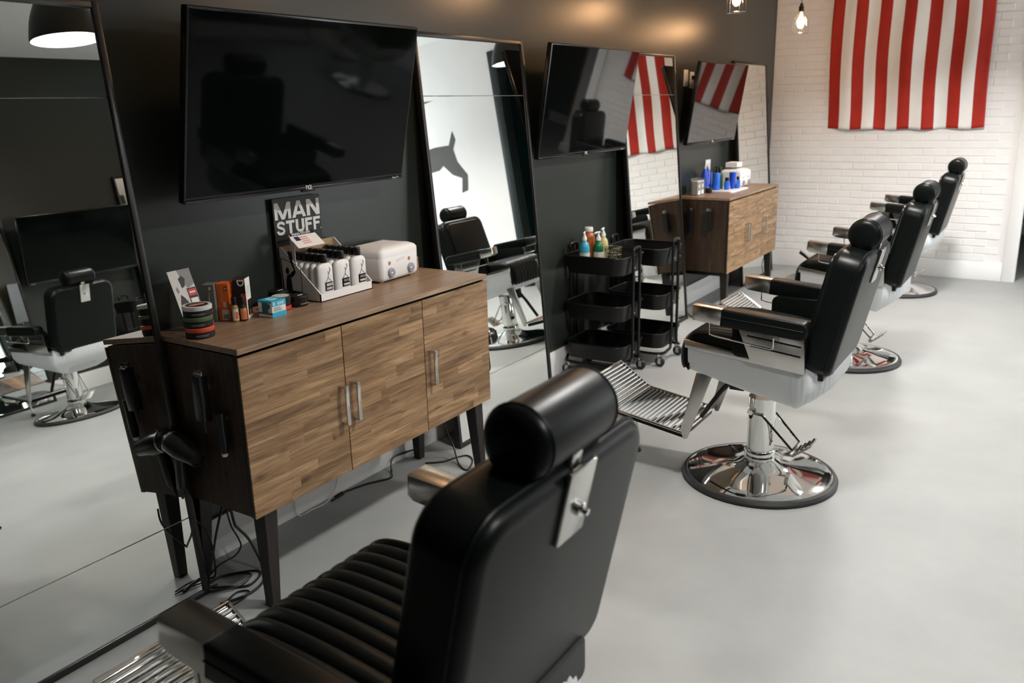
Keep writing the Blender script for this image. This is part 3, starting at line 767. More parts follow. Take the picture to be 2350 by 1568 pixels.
def lines(p, face, w, d, h, u0, u1, v0, v1, n, m, vertical=False, lift=.0011):
    """rows of fine print too small to read"""
    rg = random.Random(n*7+int(h*1000)); mb = MB()
    for k in range(n):
        a = v0+(v1-v0)*k/n; b = a+(v1-v0)/n*.5; e = u1-(u1-u0)*rg.uniform(0, .3)
        if vertical: a_, b_, c_, e_ = u0+(u1-u0)*k/n, u0+(u1-u0)*(k+.55)/n, v0, v1-(v1-v0)*rg.uniform(0, .25)
        else: a_, b_, c_, e_ = u0, e, a, b
        if face == 'F': mb.box(-w/2+a_*w, -w/2+b_*w, -d/2-lift, -d/2-lift+.0003, c_*h, e_*h)
        else: mb.box(-w/2-lift, -w/2-lift+.0003, d/2-b_*d, d/2-a_*d, c_*h, e_*h)
    o = mb.build('fine_print', m, p, smooth=0); o['kind'] = 'stuff'
    return o
# ---------------------------------------------------------------- stack of styling tins
def tin(z, lid, label, lidtop=None):
    r = thing('styling_tin', label, 'tin', (1.714+random.uniform(-.002, .002), 2.362+random.uniform(-.002, .002), CT+z), (0, 0, R(random.uniform(-15, 15))), 'stacked styling tins')
    MB().lathe([(0, 0), (.044, 0), (.046, .002), (.046, .022), (0, .022)], 40).build('tub', 'black_plastic', r)
    MB().lathe([(0, .022), (.0472, .022), (.0475, .024), (.0475, .0335), (.046, .0355), (0, .0355)], 40).build('lid', lid, r)
    MB().lathe([(.0462, .004), (.0464, .004), (.0464, .019), (.0462, .019)], 40).build('label_band', 'print_black', r)
    a = R(-18); mb = MB(); n = 6
    rows = [[(.0468*math.cos(R(-35)+i*R(5)), .0468*math.sin(R(-35)+i*R(5)), zz) for i in range(n)] for zz in (.006, .018)]
    mb.grid(rows).build('label_patch', 'print_pink', r)
    rows = [[(.0468*math.cos(R(-140)+i*R(6)), .0468*math.sin(R(-140)+i*R(6)), zz) for i in range(10)] for zz in (.0105, .0125)]
    mb = MB().grid(rows); rows = [[(.0468*math.cos(R(-138)+i*R(6)), .0468*math.sin(R(-138)+i*R(6)), zz) for i in range(9)] for zz in (.007, .008)]
    mb.grid(rows).build('label_lines', 'print_grey', r)
    if lidtop:
        MB().lathe([(0, .0355), (.036, .0355), (.036, .0359), (0, .0359)], 32).build('lid_print', 'print_black', r)
        MB().prism(rrect(-.026, .026, -.010, .010, .008), 'z', .0359, .0362).build('lid_label', 'print_pink', r)
    return r
tin(0, 'lid_red', 'black tin with a red lid, bottom of the stack on the cabinet corner')
tin(.0358, 'lid_green', 'black tin with a green lid, middle of the stack on the cabinet corner')
tin(.0716, 'lid_white', 'black tin with a white lid, top of the stack on the cabinet corner', True)

# ---------------------------------------------------------------- folded promo card
pc = thing('promo_card', 'black and white photo card leaning on the wall behind the stacked tins', 'card', (1.775, 2.45, CT), (R(-19), 0, R(4)))
w_, h_ = .092, .212
MB().box(-w_/2, w_/2, 0, .0012, 0, h_).build('card', 'print_light', pc, smooth=0)
MB().prism([(w_*-.08, h_), (w_/2, h_), (w_/2, h_*.74), (w_*.18, h_*.68), (w_*.02, h_*.78)], 'y', -.0005, .0002).build('printed_panel', 'print_grey', pc, smooth=0)
MB().prism([(-.012, h_*.86), (.004, h_*.9), (.014, h_*.84), (.004, h_*.72), (-.008, h_*.70)], 'y', -.0008, .0002).build('printed_panel', 'print_black', pc, smooth=0)
MB().prism([(-.035, h_*.44), (-.022, h_*.60), (-.012, h_*.55), (.004, h_*.42), (.014, h_*.36), (-.02, h_*.34)], 'y', -.0008, .0002).build('printed_panel', 'print_black', pc, smooth=0)
MB().prism([(-.034, h_*.70), (-.027, h_*.74), (-.022, h_*.66), (-.030, h_*.62)], 'y', -.0008, .0002).build('printed_panel', 'print_grey', pc, smooth=0)
MB().box(.008, .044, -.0008, .0002, h_*.28, h_*.68).build('printed_panel', 'print_black', pc, smooth=0)
MB().prism(rrect(.010, .042, h_*.55, h_*.66, .006), 'y', -.0014, .0).build('printed_badge', 'print_red', pc, smooth=0)
for k in range(2): MB().box(.011, .041, -.0014, 0, h_*(.42-.1*k), h_*(.51-.1*k)).build('printed_panel', 'print_white', pc, smooth=0)
MB().box(.014, .038, -.0020, -.0014, h_*.595, h_*.62).build('printed_line', 'print_white', pc, smooth=0)

# ---------------------------------------------------------------- three beard-care cartons
for (cx, cy, yaw, h, m, lb, kind) in ((1.868, 2.470, 31, .134, 'grey_box', 'grey product carton behind the stacked tins', 'g'), (1.905, 2.440, 31, .134, 'orange', 'orange product carton between the grey and the black boxes', 'o'), (1.950, 2.404, 31, .146, 'orange_dark', 'black and orange product carton with white front and letter D', 'd')):
    w, d = .050, .043
    c, s = math.cos(R(yaw)), math.sin(R(yaw))
    ctr = (cx + c*w/2 - s*d/2 + .004, cy + s*w/2 + c*d/2 + .004, CT)
    b = carton('product_carton', lb, 'box', ctr, yaw, w, d, h, m, 'beard care cartons')
    if kind == 'd':
        decal(b, 'L', w, d, h, .0, 1, .64, .97, 'print_black'); decal(b, 'L', w, d, h, .0, .58, .02, .64, 'print_black')
        lines(b, 'L', w, d, h, .60, .72, .36, .62, 5, 'print_white'); lines(b, 'L', w, d, h, .46, .54, .05, .34, 9, 'print_light')
        face_text(b, 'D', .034, 'print_white', 'L', w, d, .38, h*.90, .0008, roll=-90)
        decal(b, 'F', w, d, h, 0, 1, 0, 1, 'print_white'); decal(b, 'F', w, d, h, .2, 1, .08, .46, 'print_black', lift=.0008)
        decal(b, 'F', w, d, h, .45, .75, .10, .2, 'amber', lift=.0012)
        decal(b, 'T', w, d, h, 0, 1, 0, 1, 'print_black')
        lines(b, 'F', w, d, h, .15, .85, .62, .82, 5, 'print_light')
    elif kind == 'o':
        decal(b, 'L', w, d, h, .30, .92, .02, .30, 'print_light'); decal(b, 'L', w, d, h, .38, .84, .05, .17, 'print_grey', 'barcode', .0008)
        lines(b, 'L', w, d, h, .28, .55, .50, .92, 2, 'print_tan', True); decal(b, 'L', w, d, h, .45, .70, .36, .50, 'print_light')
        decal(b, 'L', w, d, h, .66, .88, .82, .92, 'print_black'); face_text(b, 'D', .010, 'print_white', 'L', w, d, .77, h*.84)
        face_text(b, 'D', .034, 'print_white', 'F', w, d, .45, h*.86, .0008, roll=-90)
    else:
        lines(b, 'L', w, d, h, .5, .62, .12, .80, 2, 'print_light', True); decal(b, 'L', w, d, h, .55, .75, .86, .94, 'print_light')
        decal(b, 'L', w, d, h, .1, .4, .30, .42, 'print_light')
for i, (x, y, m, lb) in enumerate(((1.921, 2.432, 'gold_oil', 'small beard oil bottle with pale label, left of the pair'), (1.943, 2.417, 'amber', 'small beard oil bottle with black body, right of the pair'))):
    r = thing('oil_bottle', lb, 'bottle', (x-.012, y-.012, CT), (0, 0, 0), 'small oil bottles')
    MB().lathe([(0, 0), (.0115, 0), (.0125, .002), (.0125, .052), (.009, .058), (.009, .062), (0, .062)], 24).build('glass', m if i == 0 else 'black_plastic', r)
    MB().lathe([(0, .061), (.0098, .061), (.0098, .084), (.0085, .088), (0, .0885)], 20).build('cap', 'black_plastic', r)
    MB().grid([[(.0129*math.cos(R(-170)+k*R(12)), .0129*math.sin(R(-170)+k*R(12)), z) for k in range(13)] for z in (.006, .047)]).build('label', 'print_tan' if i else 'print_light', r)
    MB().grid([[(.0131*math.cos(R(-125)+k*R(12)), .0131*math.sin(R(-125)+k*R(12)), z) for k in range(5)] for z in (.010, .036)]).build('label_print', 'orange', r)

# ---------------------------------------------------------------- cyan carton + jars
w, d, h = .068, .070, .060
b = carton('product_carton', 'small cyan and white carton lying in front of the dark jars', 'box', (2.036, 2.372, CT), 2, w, d, h, 'white_card')
decal(b, 'T', w, d, h, 0, 1, 0, 1, 'cyan'); decal(b, 'T', w, d, h, .28, .72, .25, .80, 'print_white', lift=.0008); decal(b, 'T', w, d, h, .42, .58, .40, .65, 'cyan', lift=.0012)
decal(b, 'F', w, d, h, 0, 1, 0, .30, 'cyan'); decal(b, 'F', w, d, h, 0, 1, .66, 1, 'cyan'); lines(b, 'F', w, d, h, .10, .75, .36, .62, 4, 'print_grey'); lines(b, 'F', w, d, h, .38, .95, .74, .92, 3, 'print_white'); face_text(b, 'B', .016, 'print_white', 'F', w, d, .15, h*.73, .0006)
decal(b, 'L', w, d, h, 0, 1, .88, 1, 'cyan'); decal(b, 'L', w, d, h, 0, 1, .18, .28, 'teal_print'); decal(b, 'L', w, d, h, .28, .72, .28, .88, 'teal_print'); decal(b, 'L', w, d, h, .40, .86, .55, .82, 'teal_print', lift=.0007)
for (x, y, rr, hh, body, lid, lb) in ((2.120, 2.418, .036, .052, 'print_black', 'lid_cream', 'black and red pomade jar with cream lid behind the cyan carton'), (2.172, 2.488, .037, .056, 'black_plastic', 'black_plastic', 'plain black pomade jar at the corner of the display box'), (2.196, 2.408, .037, .040, 'black_plastic', 'black_plastic', 'low black jar in front of the display box')):
    r = thing('pomade_jar', lb, 'jar', (x, y, CT), (0, 0, 0), 'pomade jars')
    MB().lathe([(0, 0), (rr-.002, 0), (rr, .003), (rr, hh*.62), (rr-.002, hh*.64), (0, hh*.64)], 36).build('tub', body, r)
    MB().lathe([(0, hh*.64), (rr+.001, hh*.64), (rr+.0015, hh*.68), (rr+.0015, hh*.94), (rr-.001, hh), (0, hh)], 36).build('lid', lid if lid != 'lid_cream' else 'print_black', r)
    if lid == 'lid_cream':
        MB().lathe([(0, hh), (rr-.004, hh), (rr-.004, hh+.0005), (0, hh+.0005)], 32).build('lid_label', 'print_light', r)
        MB().lathe([(rr, .002), (rr+.0004, .003), (rr+.0004, hh*.30), (rr, hh*.31)], 36).build('label_band', 'print_red', r)
    else:
        MB().box(-.006, .018, -.010, -.002, hh, hh+.0004).build('lid_label', 'print_white', r)
        MB().grid([[((rr+.0006)*math.cos(R(-120)+k*R(8)), (rr+.0006)*math.sin(R(-120)+k*R(8)), z) for k in range(9)] for z in (hh*.25, hh*.33)]).build('label_print', 'print_grey', r)

# ---------------------------------------------------------------- display box MAN STUFF with bottles
DX0, DX1, DY0, DY1 = 2.270, 2.566, 2.364, 2.572
dp = thing('display_box', 'white cardboard counter display full of bottles, black header reading MAN STUFF', 'display', (DX0, DY0, CT))
W_, D_ = DX1-DX0, DY1-DY0
MB().box(0, W_, 0, D_, 0, .003).build('floor_sheet', 'kraft', dp, smooth=0)
MB().box(0, W_, 0, .004, 0, .032).build('front_lip', 'white_card', dp, smooth=0)
for x0 in (0, W_-.004):
    MB().prism([(0, 0), (D_, 0), (D_, .202), (D_-.012, .202), (.003, .036), (0, .032)], 'x', x0, x0+.004).build('side_wall', 'white_card', dp, smooth=0)
MB().box(.004, W_-.004, D_-.006, D_-.002, .003, .202).build('back_wall', 'kraft', dp, smooth=0)
hd = MB().box(-.012, .238, D_-.001, D_+.003, .10, .388).build('header_card', 'sign_black', dp, smooth=0)
def stroke(mb, pts, t, y):
    for (a, b) in zip(pts, pts[1:]):
        a = Vector(a); b = Vector(b); d_ = (b-a); n_ = Vector((-d_.y, d_.x)).normalized()*t/2
        mb.prism([tuple(a+n_), tuple(a-n_), tuple(b-n_), tuple(b+n_)], 'y', y-.0010, y)
def block_word(word, x0, x1, z0, h, y, ws):
    tot = sum(ws); x = x0; gap = (x1-x0)*.022; sc = (x1-x0-gap*(len(word)-1))/tot
    for ch, wv in zip(word, ws):
        w = wv*sc; mb = MB(); t = h*.27; tv = min(t, w*.34); q = lambda u, v: (x+u*w, z0+v*h)
        def bar(u0, u1, v0, v1): mb.prism([q(u0, v0), q(u1, v0), q(u1, v1), q(u0, v1)], 'y', y-.0010, y)
        tu = tv/w; th = h*.215/h
        if ch == 'M':
            bar(0, tu*.85, 0, 1); bar(1-tu*.85, 1, 0, 1)
            mb.prism([q(0, 1), q(tu*1.05, 1), q(.5+tu*.45, 0), q(.5-tu*.45, 0)], 'y', y-.0010, y); mb.prism([q(1, 1), q(1-tu*1.05, 1), q(.5-tu*.45, 0), q(.5+tu*.45, 0)], 'y', y-.0010, y)
        elif ch == 'N':
            bar(0, tu, 0, 1); bar(1-tu, 1, 0, 1); mb.prism([q(0, 1), q(tu*1.15, 1), q(1, 0), q(1-tu*1.15, 0)], 'y', y-.0010, y)
        elif ch == 'A':
            mb.prism([q(0, 0), q(tu, 0), q(.5+tu*.35, 1), q(.5-tu*.5, 1)], 'y', y-.0010, y); mb.prism([q(1, 0), q(1-tu, 0), q(.5-tu*.35, 1), q(.5+tu*.5, 1)], 'y', y-.0010, y); bar(.22, .78, .17, .36)
        elif ch == 'T': bar(0, 1, 1-th, 1); bar(.5-tu/2, .5+tu/2, 0, 1)
        elif ch == 'F': bar(0, tu, 0, 1); bar(0, 1, 1-th, 1); bar(0, .88, .42, .42+th*.95)
        elif ch == 'U':
            bar(0, tu, .32, 1); bar(1-tu, 1, .32, 1)
            stroke(mb, [(x+w/2-(w/2-tv/2)*math.cos(a_), z0+.32*h-(.32*h-h*th/2)*math.sin(a_)) for a_ in [k/10*PI for k in range(11)]], h*th, y)
        elif ch == 'S':
            P = [(.93, .72), (.86, .84), (.70, .895), (.5, .905), (.28, .88), (.15, .78), (.16, .66), (.30, .58), (.55, .51), (.76, .44), (.86, .33), (.83, .20), (.70, .12), (.5, .095), (.28, .11), (.14, .18), (.07, .30)]
            stroke(mb, [q(.04+.92*u, v) for u, v in P], h*.20, y)
        kk = 0; mb.bm.verts.ensure_lookup_table()
        for vi in range(0, len(mb.bm.verts), 8):
            for v_ in mb.bm.verts[vi:vi+8]:
                if v_.co.y < y-.0005: v_.co.y -= kk*.00012
            kk += 1
        mb.build('letter', 'print_white', dp, smooth=0)
        x += w+gap
block_word('MAN', -.006, .233, .306, .066, D_-.0015, (1.25, 1.1, 1.05))
block_word('STUFF', -.004, .232, .246, .053, D_-.0015, (1.05, 1, 1.05, .88, .88))
text('lettering', 'TM', .007, 'print_white', dp, (.232, D_-.0025, .247))
# easel card
M_ = Matrix.Translation((.06, D_-.085, .222)) @ Matrix.Rotation(R(-52), 4, 'X')
cd = MB().box(-.055, .085, 0, .001, -.03, .052).xf(M_).build('easel_card', 'white_card', dp, smooth=0)
MB().box(-.055, .085, -.0006, 0, .036, .052).xf(M_).build('printed_panel', 'print_black', cd, smooth=0)
tx = text('lettering', 'MAN STUFF', .0165, 'print_white', cd, (.06, D_-.085, .222), bold=.0004, sx=1.15); tx.matrix_local = M_ @ Matrix.Translation((.015, -.0012, .038)) @ Matrix.Rotation(R(90), 4, 'X') @ Matrix.Diagonal((1.15, 1, 1, 1))
for k in range(4): MB().box(-.012, .030, -.0006, 0, -.012+.011*k, -.007+.011*k).xf(M_).build('printed_stripe', 'print_pink', cd, smooth=0)
MB().box(-.036, -.012, -.0008, 0, .008, .030).xf(M_).build('printed_canton', 'navy', cd, smooth=0)
MB().prism([(D_-.085, .06), (D_-.078, .06), (D_-.060, .252), (D_-.085, .205)], 'x', .004, .0055).build('easel_leg', 'white_card', cd, smooth=0)
# figure printed on the left wall: batting man in a frame
def on_left(poly, t=.0006): return MB().prism(poly, 'x', -t, .0002)
fig = MB()
for pl in ([(.150, .03), (.185, .03), (.180, .075), (.172, .095), (.158, .098), (.152, .075)], [(.176, .098), (.180, .112), (.172, .124), (.162, .122), (.160, .106), (.166, .098)], [(.150, .082), (.158, .098), (.140, .112), (.128, .118), (.124, .108), (.138, .098)], [(.126, .112), (.134, .116), (.150, .150), (.160, .185), (.152, .192), (.146, .180)], [(.128, .104), (.134, .112), (.146, .096), (.150, .088), (.140, .090)]):
    fig.prism(pl, 'x', -.0007, .0002)
fig.build('printed_figure', 'print_black', dp, smooth=0)
for pl in ([(.095, .03), (.097, .03), (.097, .135), (.095, .135)], [(.095, .133), (.202, .158), (.202, .160), (.095, .135)], [(.195, .02), (.204, .02), (.204, .158), (.200, .158)], [(.095, .02), (.204, .02), (.204, .036), (.095, .032)]):
    on_left(pl).build('printed_line', 'print_black', dp, smooth=0)
# the bottles
def make_bottle():
    r = thing('white_bottle', '', 'bottle')
    mb = MB(); rows = []
    for z, sc in ((0, .93), (.003, 1), (.118, 1), (.126, .97), (.133, .85), (.138, .62), (.140, .36), (.146, .33)):
        rows.append([(.040*sc*math.copysign(abs(math.cos(a))**.6, math.cos(a)), .0145*(sc if sc > .7 else max(sc, .75))*math.copysign(abs(math.sin(a))**.8, math.sin(a)), z) for a in [k/32*2*PI for k in range(32)]])
    mb.grid(rows, wrap=True); V = mb.bm.verts; V.ensure_lookup_table(); mb.bm.faces.new([V[i] for i in range(31, -1, -1)])
    mb.build('body', 'white_bottle', r)
    MB().lathe([(0, .143), (.0142, .143), (.0145, .146), (.0145, .172), (.013, .175), (0, .175)], 24).build('cap', 'black_plastic', r)
    return r
bt = make_bottle(); nb_ = 0
pit = (W_-.012)/3
for j in range(6):
    for i in range(3):
        c = bt if nb_ == 0 else copy_tree(bt); nb_ += 1
        c.location = (DX0+.006+pit*(i+.5), DY0+.024+j*.0318, CT+.0035)
        nm = ('left', 'middle', 'right')[i]; rw = ('front', 'second', 'third', 'fourth', 'fifth', 'back')[j]
        tag(c, 'white bottle with black cap in the display box, %s one of the %s row' % (nm, rw), 'bottle', 'white bottles in the display box')
        if j == 0:
            lw = .042
            MB().box(-lw/2+.006, lw/2+.006, -.0152, -.0143, .032, .066).build('label_block', 'print_black', c, smooth=0)
            text('lettering', 'MAN', .0150, 'print_white', c, (.009, -.0158, .051), bold=.0004, sx=.95)
            text('lettering', ('SHAMPOO', 'LOTION', 'WASH')[i], .0120, 'print_white', c, (.008, -.0158, .037), bold=.0003, sx=(.55, .72, .95)[i])
            f = MB()
            for a, b in (((-.010, .066), (.004, .084)), ((.004, .084), (.020, .068)), ((.004, .084), (.008, .098)), ((.008, .098), (.004, .108)), ((.008, .098), (.018, .112)), ((.018, .112), (.014, .122))):
                f.tube([(a[0], -.0150, a[1]), (b[0], -.0150, b[1])], .0010, 5)
            f.build('printed_figure', 'print_black', c)

# ---------------------------------------------------------------- towel warmer
def warmer(loc, yaw, label, w=.262, d=.185, h=.150, knobs=True):
    r = thing('towel_warmer', label, 'towel warmer', loc, (0, 0, R(yaw)), 'white towel warmers')
    body = rrect(0, w, 0, d, .020, 6)
    rows = []
    for z, o_ in ((.006, .012), (.010, .005), (.022, 0), (.108, -.002), (.112, 0)):
        rows.append([(w/2+(x-w/2)*(1-2*o_/w), d/2+(y-d/2)*(1-2*o_/d), z) for x, y in body])
    mb = MB().grid(rows, wrap=True); V = mb.bm.verts; V.ensure_lookup_table(); mb.bm.faces.new([V[i] for i in range(len(body))][::-1]); mb.build('body', 'white_plastic', r, smooth=50)
    rows = []
    for z, o_ in ((.112, .001), (.114, -.002), (.135, -.002), (.146, .006), (.156, .026), (.160, .060)):
        rows.append([(w/2+(x-w/2)*(1-2*o_/w), d/2+(y-d/2)*(1-2*o_/d), z*(h/.160)+.014*(1-((x-w/2)/(w/2))**2)*(1 if z > .14 else 0)) for x, y in body])
    mb = MB().grid(rows, wrap=True); V = mb.bm.verts; V.ensure_lookup_table(); mb.bm.faces.new([V[i] for i in range(len(V)-len(body), len(V))]); mb.build('lid', 'white_plastic', r, smooth=50)
    for x in (.03, w-.03):
        for y in (.03, d-.03): MB().lathe([(0, 0), (.010, 0), (.011, .007), (0, .007)], 12, Matrix.Translation((x, y, 0))).build('foot', 'white_plastic', r)
    if knobs:
        for x in (.062, w-.062):
            k = MB().cyl((x, .003, .040), (x, -.010, .040), .021, 28, bev=.003).build('knob', 'knob_grey', r)
            MB().box(x-.015, x+.015, -.013, -.009, .037, .043, bev=.001).build('pointer', 'nickel', k)
            MB().cyl((x-.008, .002, .082), (x-.008, -.003, .082), .0085, 18, bev=.001).build('indicator_lamp', 'knob_red', r)
        MB().tube([(w/2-.032+.0075*k, -.0015, .078+(.013 if k % 2 else 0)+.001*k) for k in range(9)], .0010, 5, smooth=3).build('script_emblem', 'print_light', r)
    return r
warmer((2.645, 2.380, CT), 3, 'white towel warmer with two grey dials beside the display box')
wb_ = carton('wood_block', 'small wooden block standing behind the towel warmer', 'block', (3.000, 2.525, CT), 0, .05, .07, .052, 'block_wood', bev=.002)
gb_ = carton('card_holder', 'small dark grey box on the cabinet behind the wooden block', 'box', (3.005, 2.525, CT+.0525), 0, .035, .05, .026, 'print_grey', bev=.002)

# ---------------------------------------------------------------- things on the trolleys
def pump_bottle(loc, label, m, r_=.030, hh=.105, yaw=200, lab='print_light', rel=1.0):
    r = thing('pump_bottle', label, 'bottle', loc, (0, 0, R(yaw)), 'bottles on the trolley')
    MB().lathe([(0, 0), (r_-.002, 0), (r_, .003), (r_, hh*.78), (r_*.8, hh*.92), (.012, hh), (.012, hh+.006), (0, hh+.006)], 28).build('body', m, r)
    MB().lathe([(r_+.0004, hh*.15), (r_+.0006, hh*.15), (r_+.0006, hh*.62), (r_+.0004, hh*.62)], 28, closed=True).build('label', lab, r)
    p = MB().lathe([(0, hh+.004), (.015, hh+.004), (.015, hh+.020), (.007, hh+.036), (.005, hh+.050), (0, hh+.050)], 20).build('pump_collar', 'white_plastic', r)
    MB().tube([(-.014, 0, hh+.054), (.012, 0, hh+.055), (.034, 0, hh+.049)], .0055, 8, smooth=3).build('nozzle', 'white_plastic', p)
    return r
TZ = .6645
pump_bottle((4.585, 2.452, TZ), 'blue pump bottle with white label on the nearer trolley', 'bottle_cyan', .032, .182)
pump_bottle((4.680, 2.405, TZ), 'green pump bottle beside the amber bottle on the nearer trolley', 'bottle_green', .031, .172, 160)
pump_bottle((4.765, 2.415, TZ), 'pale yellow pump bottle at the back of the nearer trolley', 'bottle_yellow', .032, .185, 190, 'bottle_yellow')
am = thing('amber_bottle', 'tall amber bottle with a white cap on the nearer trolley', 'bottle', (4.690, 2.478, TZ))
MB().lathe([(0, 0), (.036, 0), (.038, .004), (.038, .190), (.030, .214), (.022, .222), (.022, .228), (0, .228)], 32).build('body', 'amber', am)
MB().lathe([(0, .226), (.026, .226), (.027, .229), (.027, .250), (.025, .253), (0, .253)], 28).build('cap', 'white_plastic', am)
tb = thing('mesh_tumbler', 'round chrome wire mesh cup on the front of the nearer trolley', 'cup', (4.668, 2.298, TZ))
MB().lathe([(0, 0), (.046, 0), (.048, .003), (.048, .008), (0, .008)], 32).build('base', 'chrome_satin', tb)
mb = MB()
for k in range(24):
    a = k/24*2*PI; mb.tube([(.047*math.cos(a), .047*math.sin(a), .006), (.052*math.cos(a+.3), .052*math.sin(a+.3), .142)], .0014, 4)
    mb.tube([(.047*math.cos(a), .047*math.sin(a), .006), (.052*math.cos(a-.3), .052*math.sin(a-.3), .142)], .0014, 4)
for zz in (.03, .06, .10, .142): mb.tube([((.047+.005*zz/.142)*math.cos(q/32*2*PI), (.047+.005*zz/.108)*math.sin(q/32*2*PI), zz) for q in range(32)], .0018 if zz < .1 else .003, 5, closed=True)
mb.build('wire_mesh', 'chrome', tb)
ph = thing('pamphlet', 'small blue and white pamphlet lying in the second trolley basket', 'pamphlet', (5.09, 2.235, TZ+.0), (0, 0, R(20)))
MB().box(-.055, .055, -.035, .035, 0, .004).build('sheet', 'print_white', ph, smooth=0)
MB().box(-.055, .0, -.035, .035, .004, .0045).build('cover_print', 'navy', ph, smooth=0)

# ---------------------------------------------------------------- things on the far cabinet
FZ = .9425
ac = thing('acrylic_stand', 'clear acrylic stand holding small white cartons on the far cabinet', 'stand', (6.53, 2.470, FZ))
MB().box(-.075, .075, -.035, .035, 0, .003).box(-.075, -.072, -.035, .035, .003, .125).box(.072, .075, -.035, .035, .003, .125).box(-.002, .002, -.035, .035, .003, .125).box(-.075, .075, .032, .035, .003, .13).build('holder', 'acrylic', ac, smooth=0)
for k, x in enumerate((-.037, .037)):
    b = carton('small_carton', 'small printed carton in the acrylic stand, %s one' % ('left', 'right')[k], 'box', (6.53+x, 2.468, FZ+.0035), 0, .060, .045, .105, 'white_card', 'cartons in the acrylic stand')
    decal(b, 'F', .060, .045, .105, .08, .92, .30, .95, 'print_grey'); decal(b, 'F', .060, .045, .105, .2, .8, .5, .75, 'print_light', lift=.0008)
for k, (x, y) in enumerate(((6.70, 2.515), (6.69, 2.45))):
    r = thing('pomade_jar', ('black jar near the wall on the far cabinet', 'low black jar in front on the far cabinet')[k], 'jar', (x, y, FZ), group='black jars on the far cabinet')
    MB().lathe([(0, 0), (.036, 0), (.038, .003), (.038, .024), (0, .024)], 28).build('tub', 'black_plastic', r)
    MB().lathe([(0, .024), (.039, .024), (.0395, .027), (.0395, .038), (.037, .041), (0, .041)], 28).build('lid', 'black_plastic', r)
    MB().box(-.012, .02, -.01, .004, .041, .0414).build('lid_label', 'print_light', r, smooth=0)
ty = thing('tray', 'white rounded tray under the blue bottles on the far cabinet', 'tray', (6.93, 2.375, FZ))
MB().prism(rrect(-.21, .21, -.125, .125, .03), 'z', 0, .008, bev=.002).build('plate', 'white_plastic', ty)
MB().tube([(x, y, .010) for x, y in rrect(-.206, .206, -.121, .121, .03)], .003, 6, closed=True).build('rim', 'white_plastic', ty)
def blue_bottle(loc, label, kind):
    r = thing('blue_bottle', label, 'bottle', loc, (0, 0, R(25)), 'bottles on the far cabinet')
    if kind == 'spray':
        MB().lathe([(0, 0), (.034, 0), (.036, .003), (.036, .09), (.030, .125), (.018, .165), (.012, .180), (0, .182)], 24).build('body', 'blue', r)
        MB().prism([(-.010, .178), (.012, .178), (.012, .200), (-.022, .198), (-.022, .190), (-.010, .188)], 'y', -.008, .008, bev=.002).build('spray_head', 'white_plastic', r)
        MB().prism([(-.012, .06), (.012, .10), (.006, .155), (-.004, .12)], 'y', -.0372, -.0345).build('label', 'print_white', r, smooth=0)
    elif kind == 'pump':
        MB().lathe([(0, 0), (.029, 0), (.031, .003), (.031, .128), (.026, .138), (.012, .142), (0, .142)], 24).build('body', 'blue_bright', r)
        MB().lathe([(0, .14), (.014, .14), (.014, .158), (.007, .162), (.007, .178), (.018, .180), (.018, .188), (0, .188)], 20).build('pump', 'black_plastic', r)
    elif kind == 'dark':
        MB().lathe([(0, 0), (.027, 0), (.029, .003), (.029, .10), (.024, .125), (.012, .140), (0, .142)], 24).build('body', 'bottle_dark_green', r)
        MB().lathe([(0, .138), (.016, .138), (.016, .175), (.013, .180), (0, .18)], 20).build('cap', 'black_plastic', r)
        MB().prism([(-.016, .03), (.008, .06), (.012, .10), (-.010, .07)], 'y', -.0305, -.027).build('label', 'print_light', r, smooth=0)
    elif kind == 'tube':
        MB().lathe([(0, 0), (.016, 0), (.018, .022), (.024, .024), (.026, .03), (.028, .135), (0, .137)], 24).build('body', 'blue', r)
        MB().prism([(-.018, .06), (0, .035), (.018, .06), (0, .12)], 'y', -.0295, -.025).build('label', 'print_light', r, smooth=0)
    else:
        MB().lathe([(0, 0), (.020, 0), (.022, .003), (.022, .065), (.014, .072), (0, .072)], 24).build('body', 'blue_bright', r)
        MB().lathe([(0, .07), (.016, .07), (.016, .098), (0, .098)], 20).build('cap', 'black_plastic', r)
        MB().prism([(-.004, .01), (.004, .01), (.004, .06), (-.004, .06)], 'y', -.0235, -.020).build('label', 'print_light', r, smooth=0)
    return r
blue_bottle((6.800, 2.515, FZ), 'tall blue tapered spray bottle under the outlet on the far cabinet', 'spray')
blue_bottle((6.885, 2.525, FZ), 'second blue spray bottle half hidden behind the blue cylinder', 'spray')
blue_bottle((6.850, 2.435, FZ+.0085), 'bright blue cylindrical pump bottle on the white tray', 'pump')
blue_bottle((6.955, 2.445, FZ+.0085), 'dark green bottle with black cap on the white tray', 'dark')
blue_bottle((6.910, 2.365, FZ+.0085), 'small blue bottle with black cap, left front of the white tray', 'small')
blue_bottle((6.990, 2.345, FZ+.0085), 'blue tube standing on its cap in the middle of the tray', 'tube')
blue_bottle((7.040, 2.320, FZ+.0085), 'small blue bottle with black cap, right end of the tray', 'small')
wm2 = warmer((7.165, 2.330, FZ), 0, 'white towel warmer behind the blue bottles on the far cabinet', .26, .185, .150, True)
wc = carton('white_carton', 'flat white carton on top of the far towel warmer', 'box', (7.29, 2.44, FZ+.1655), 3, .16, .10, .040, 'white_card')

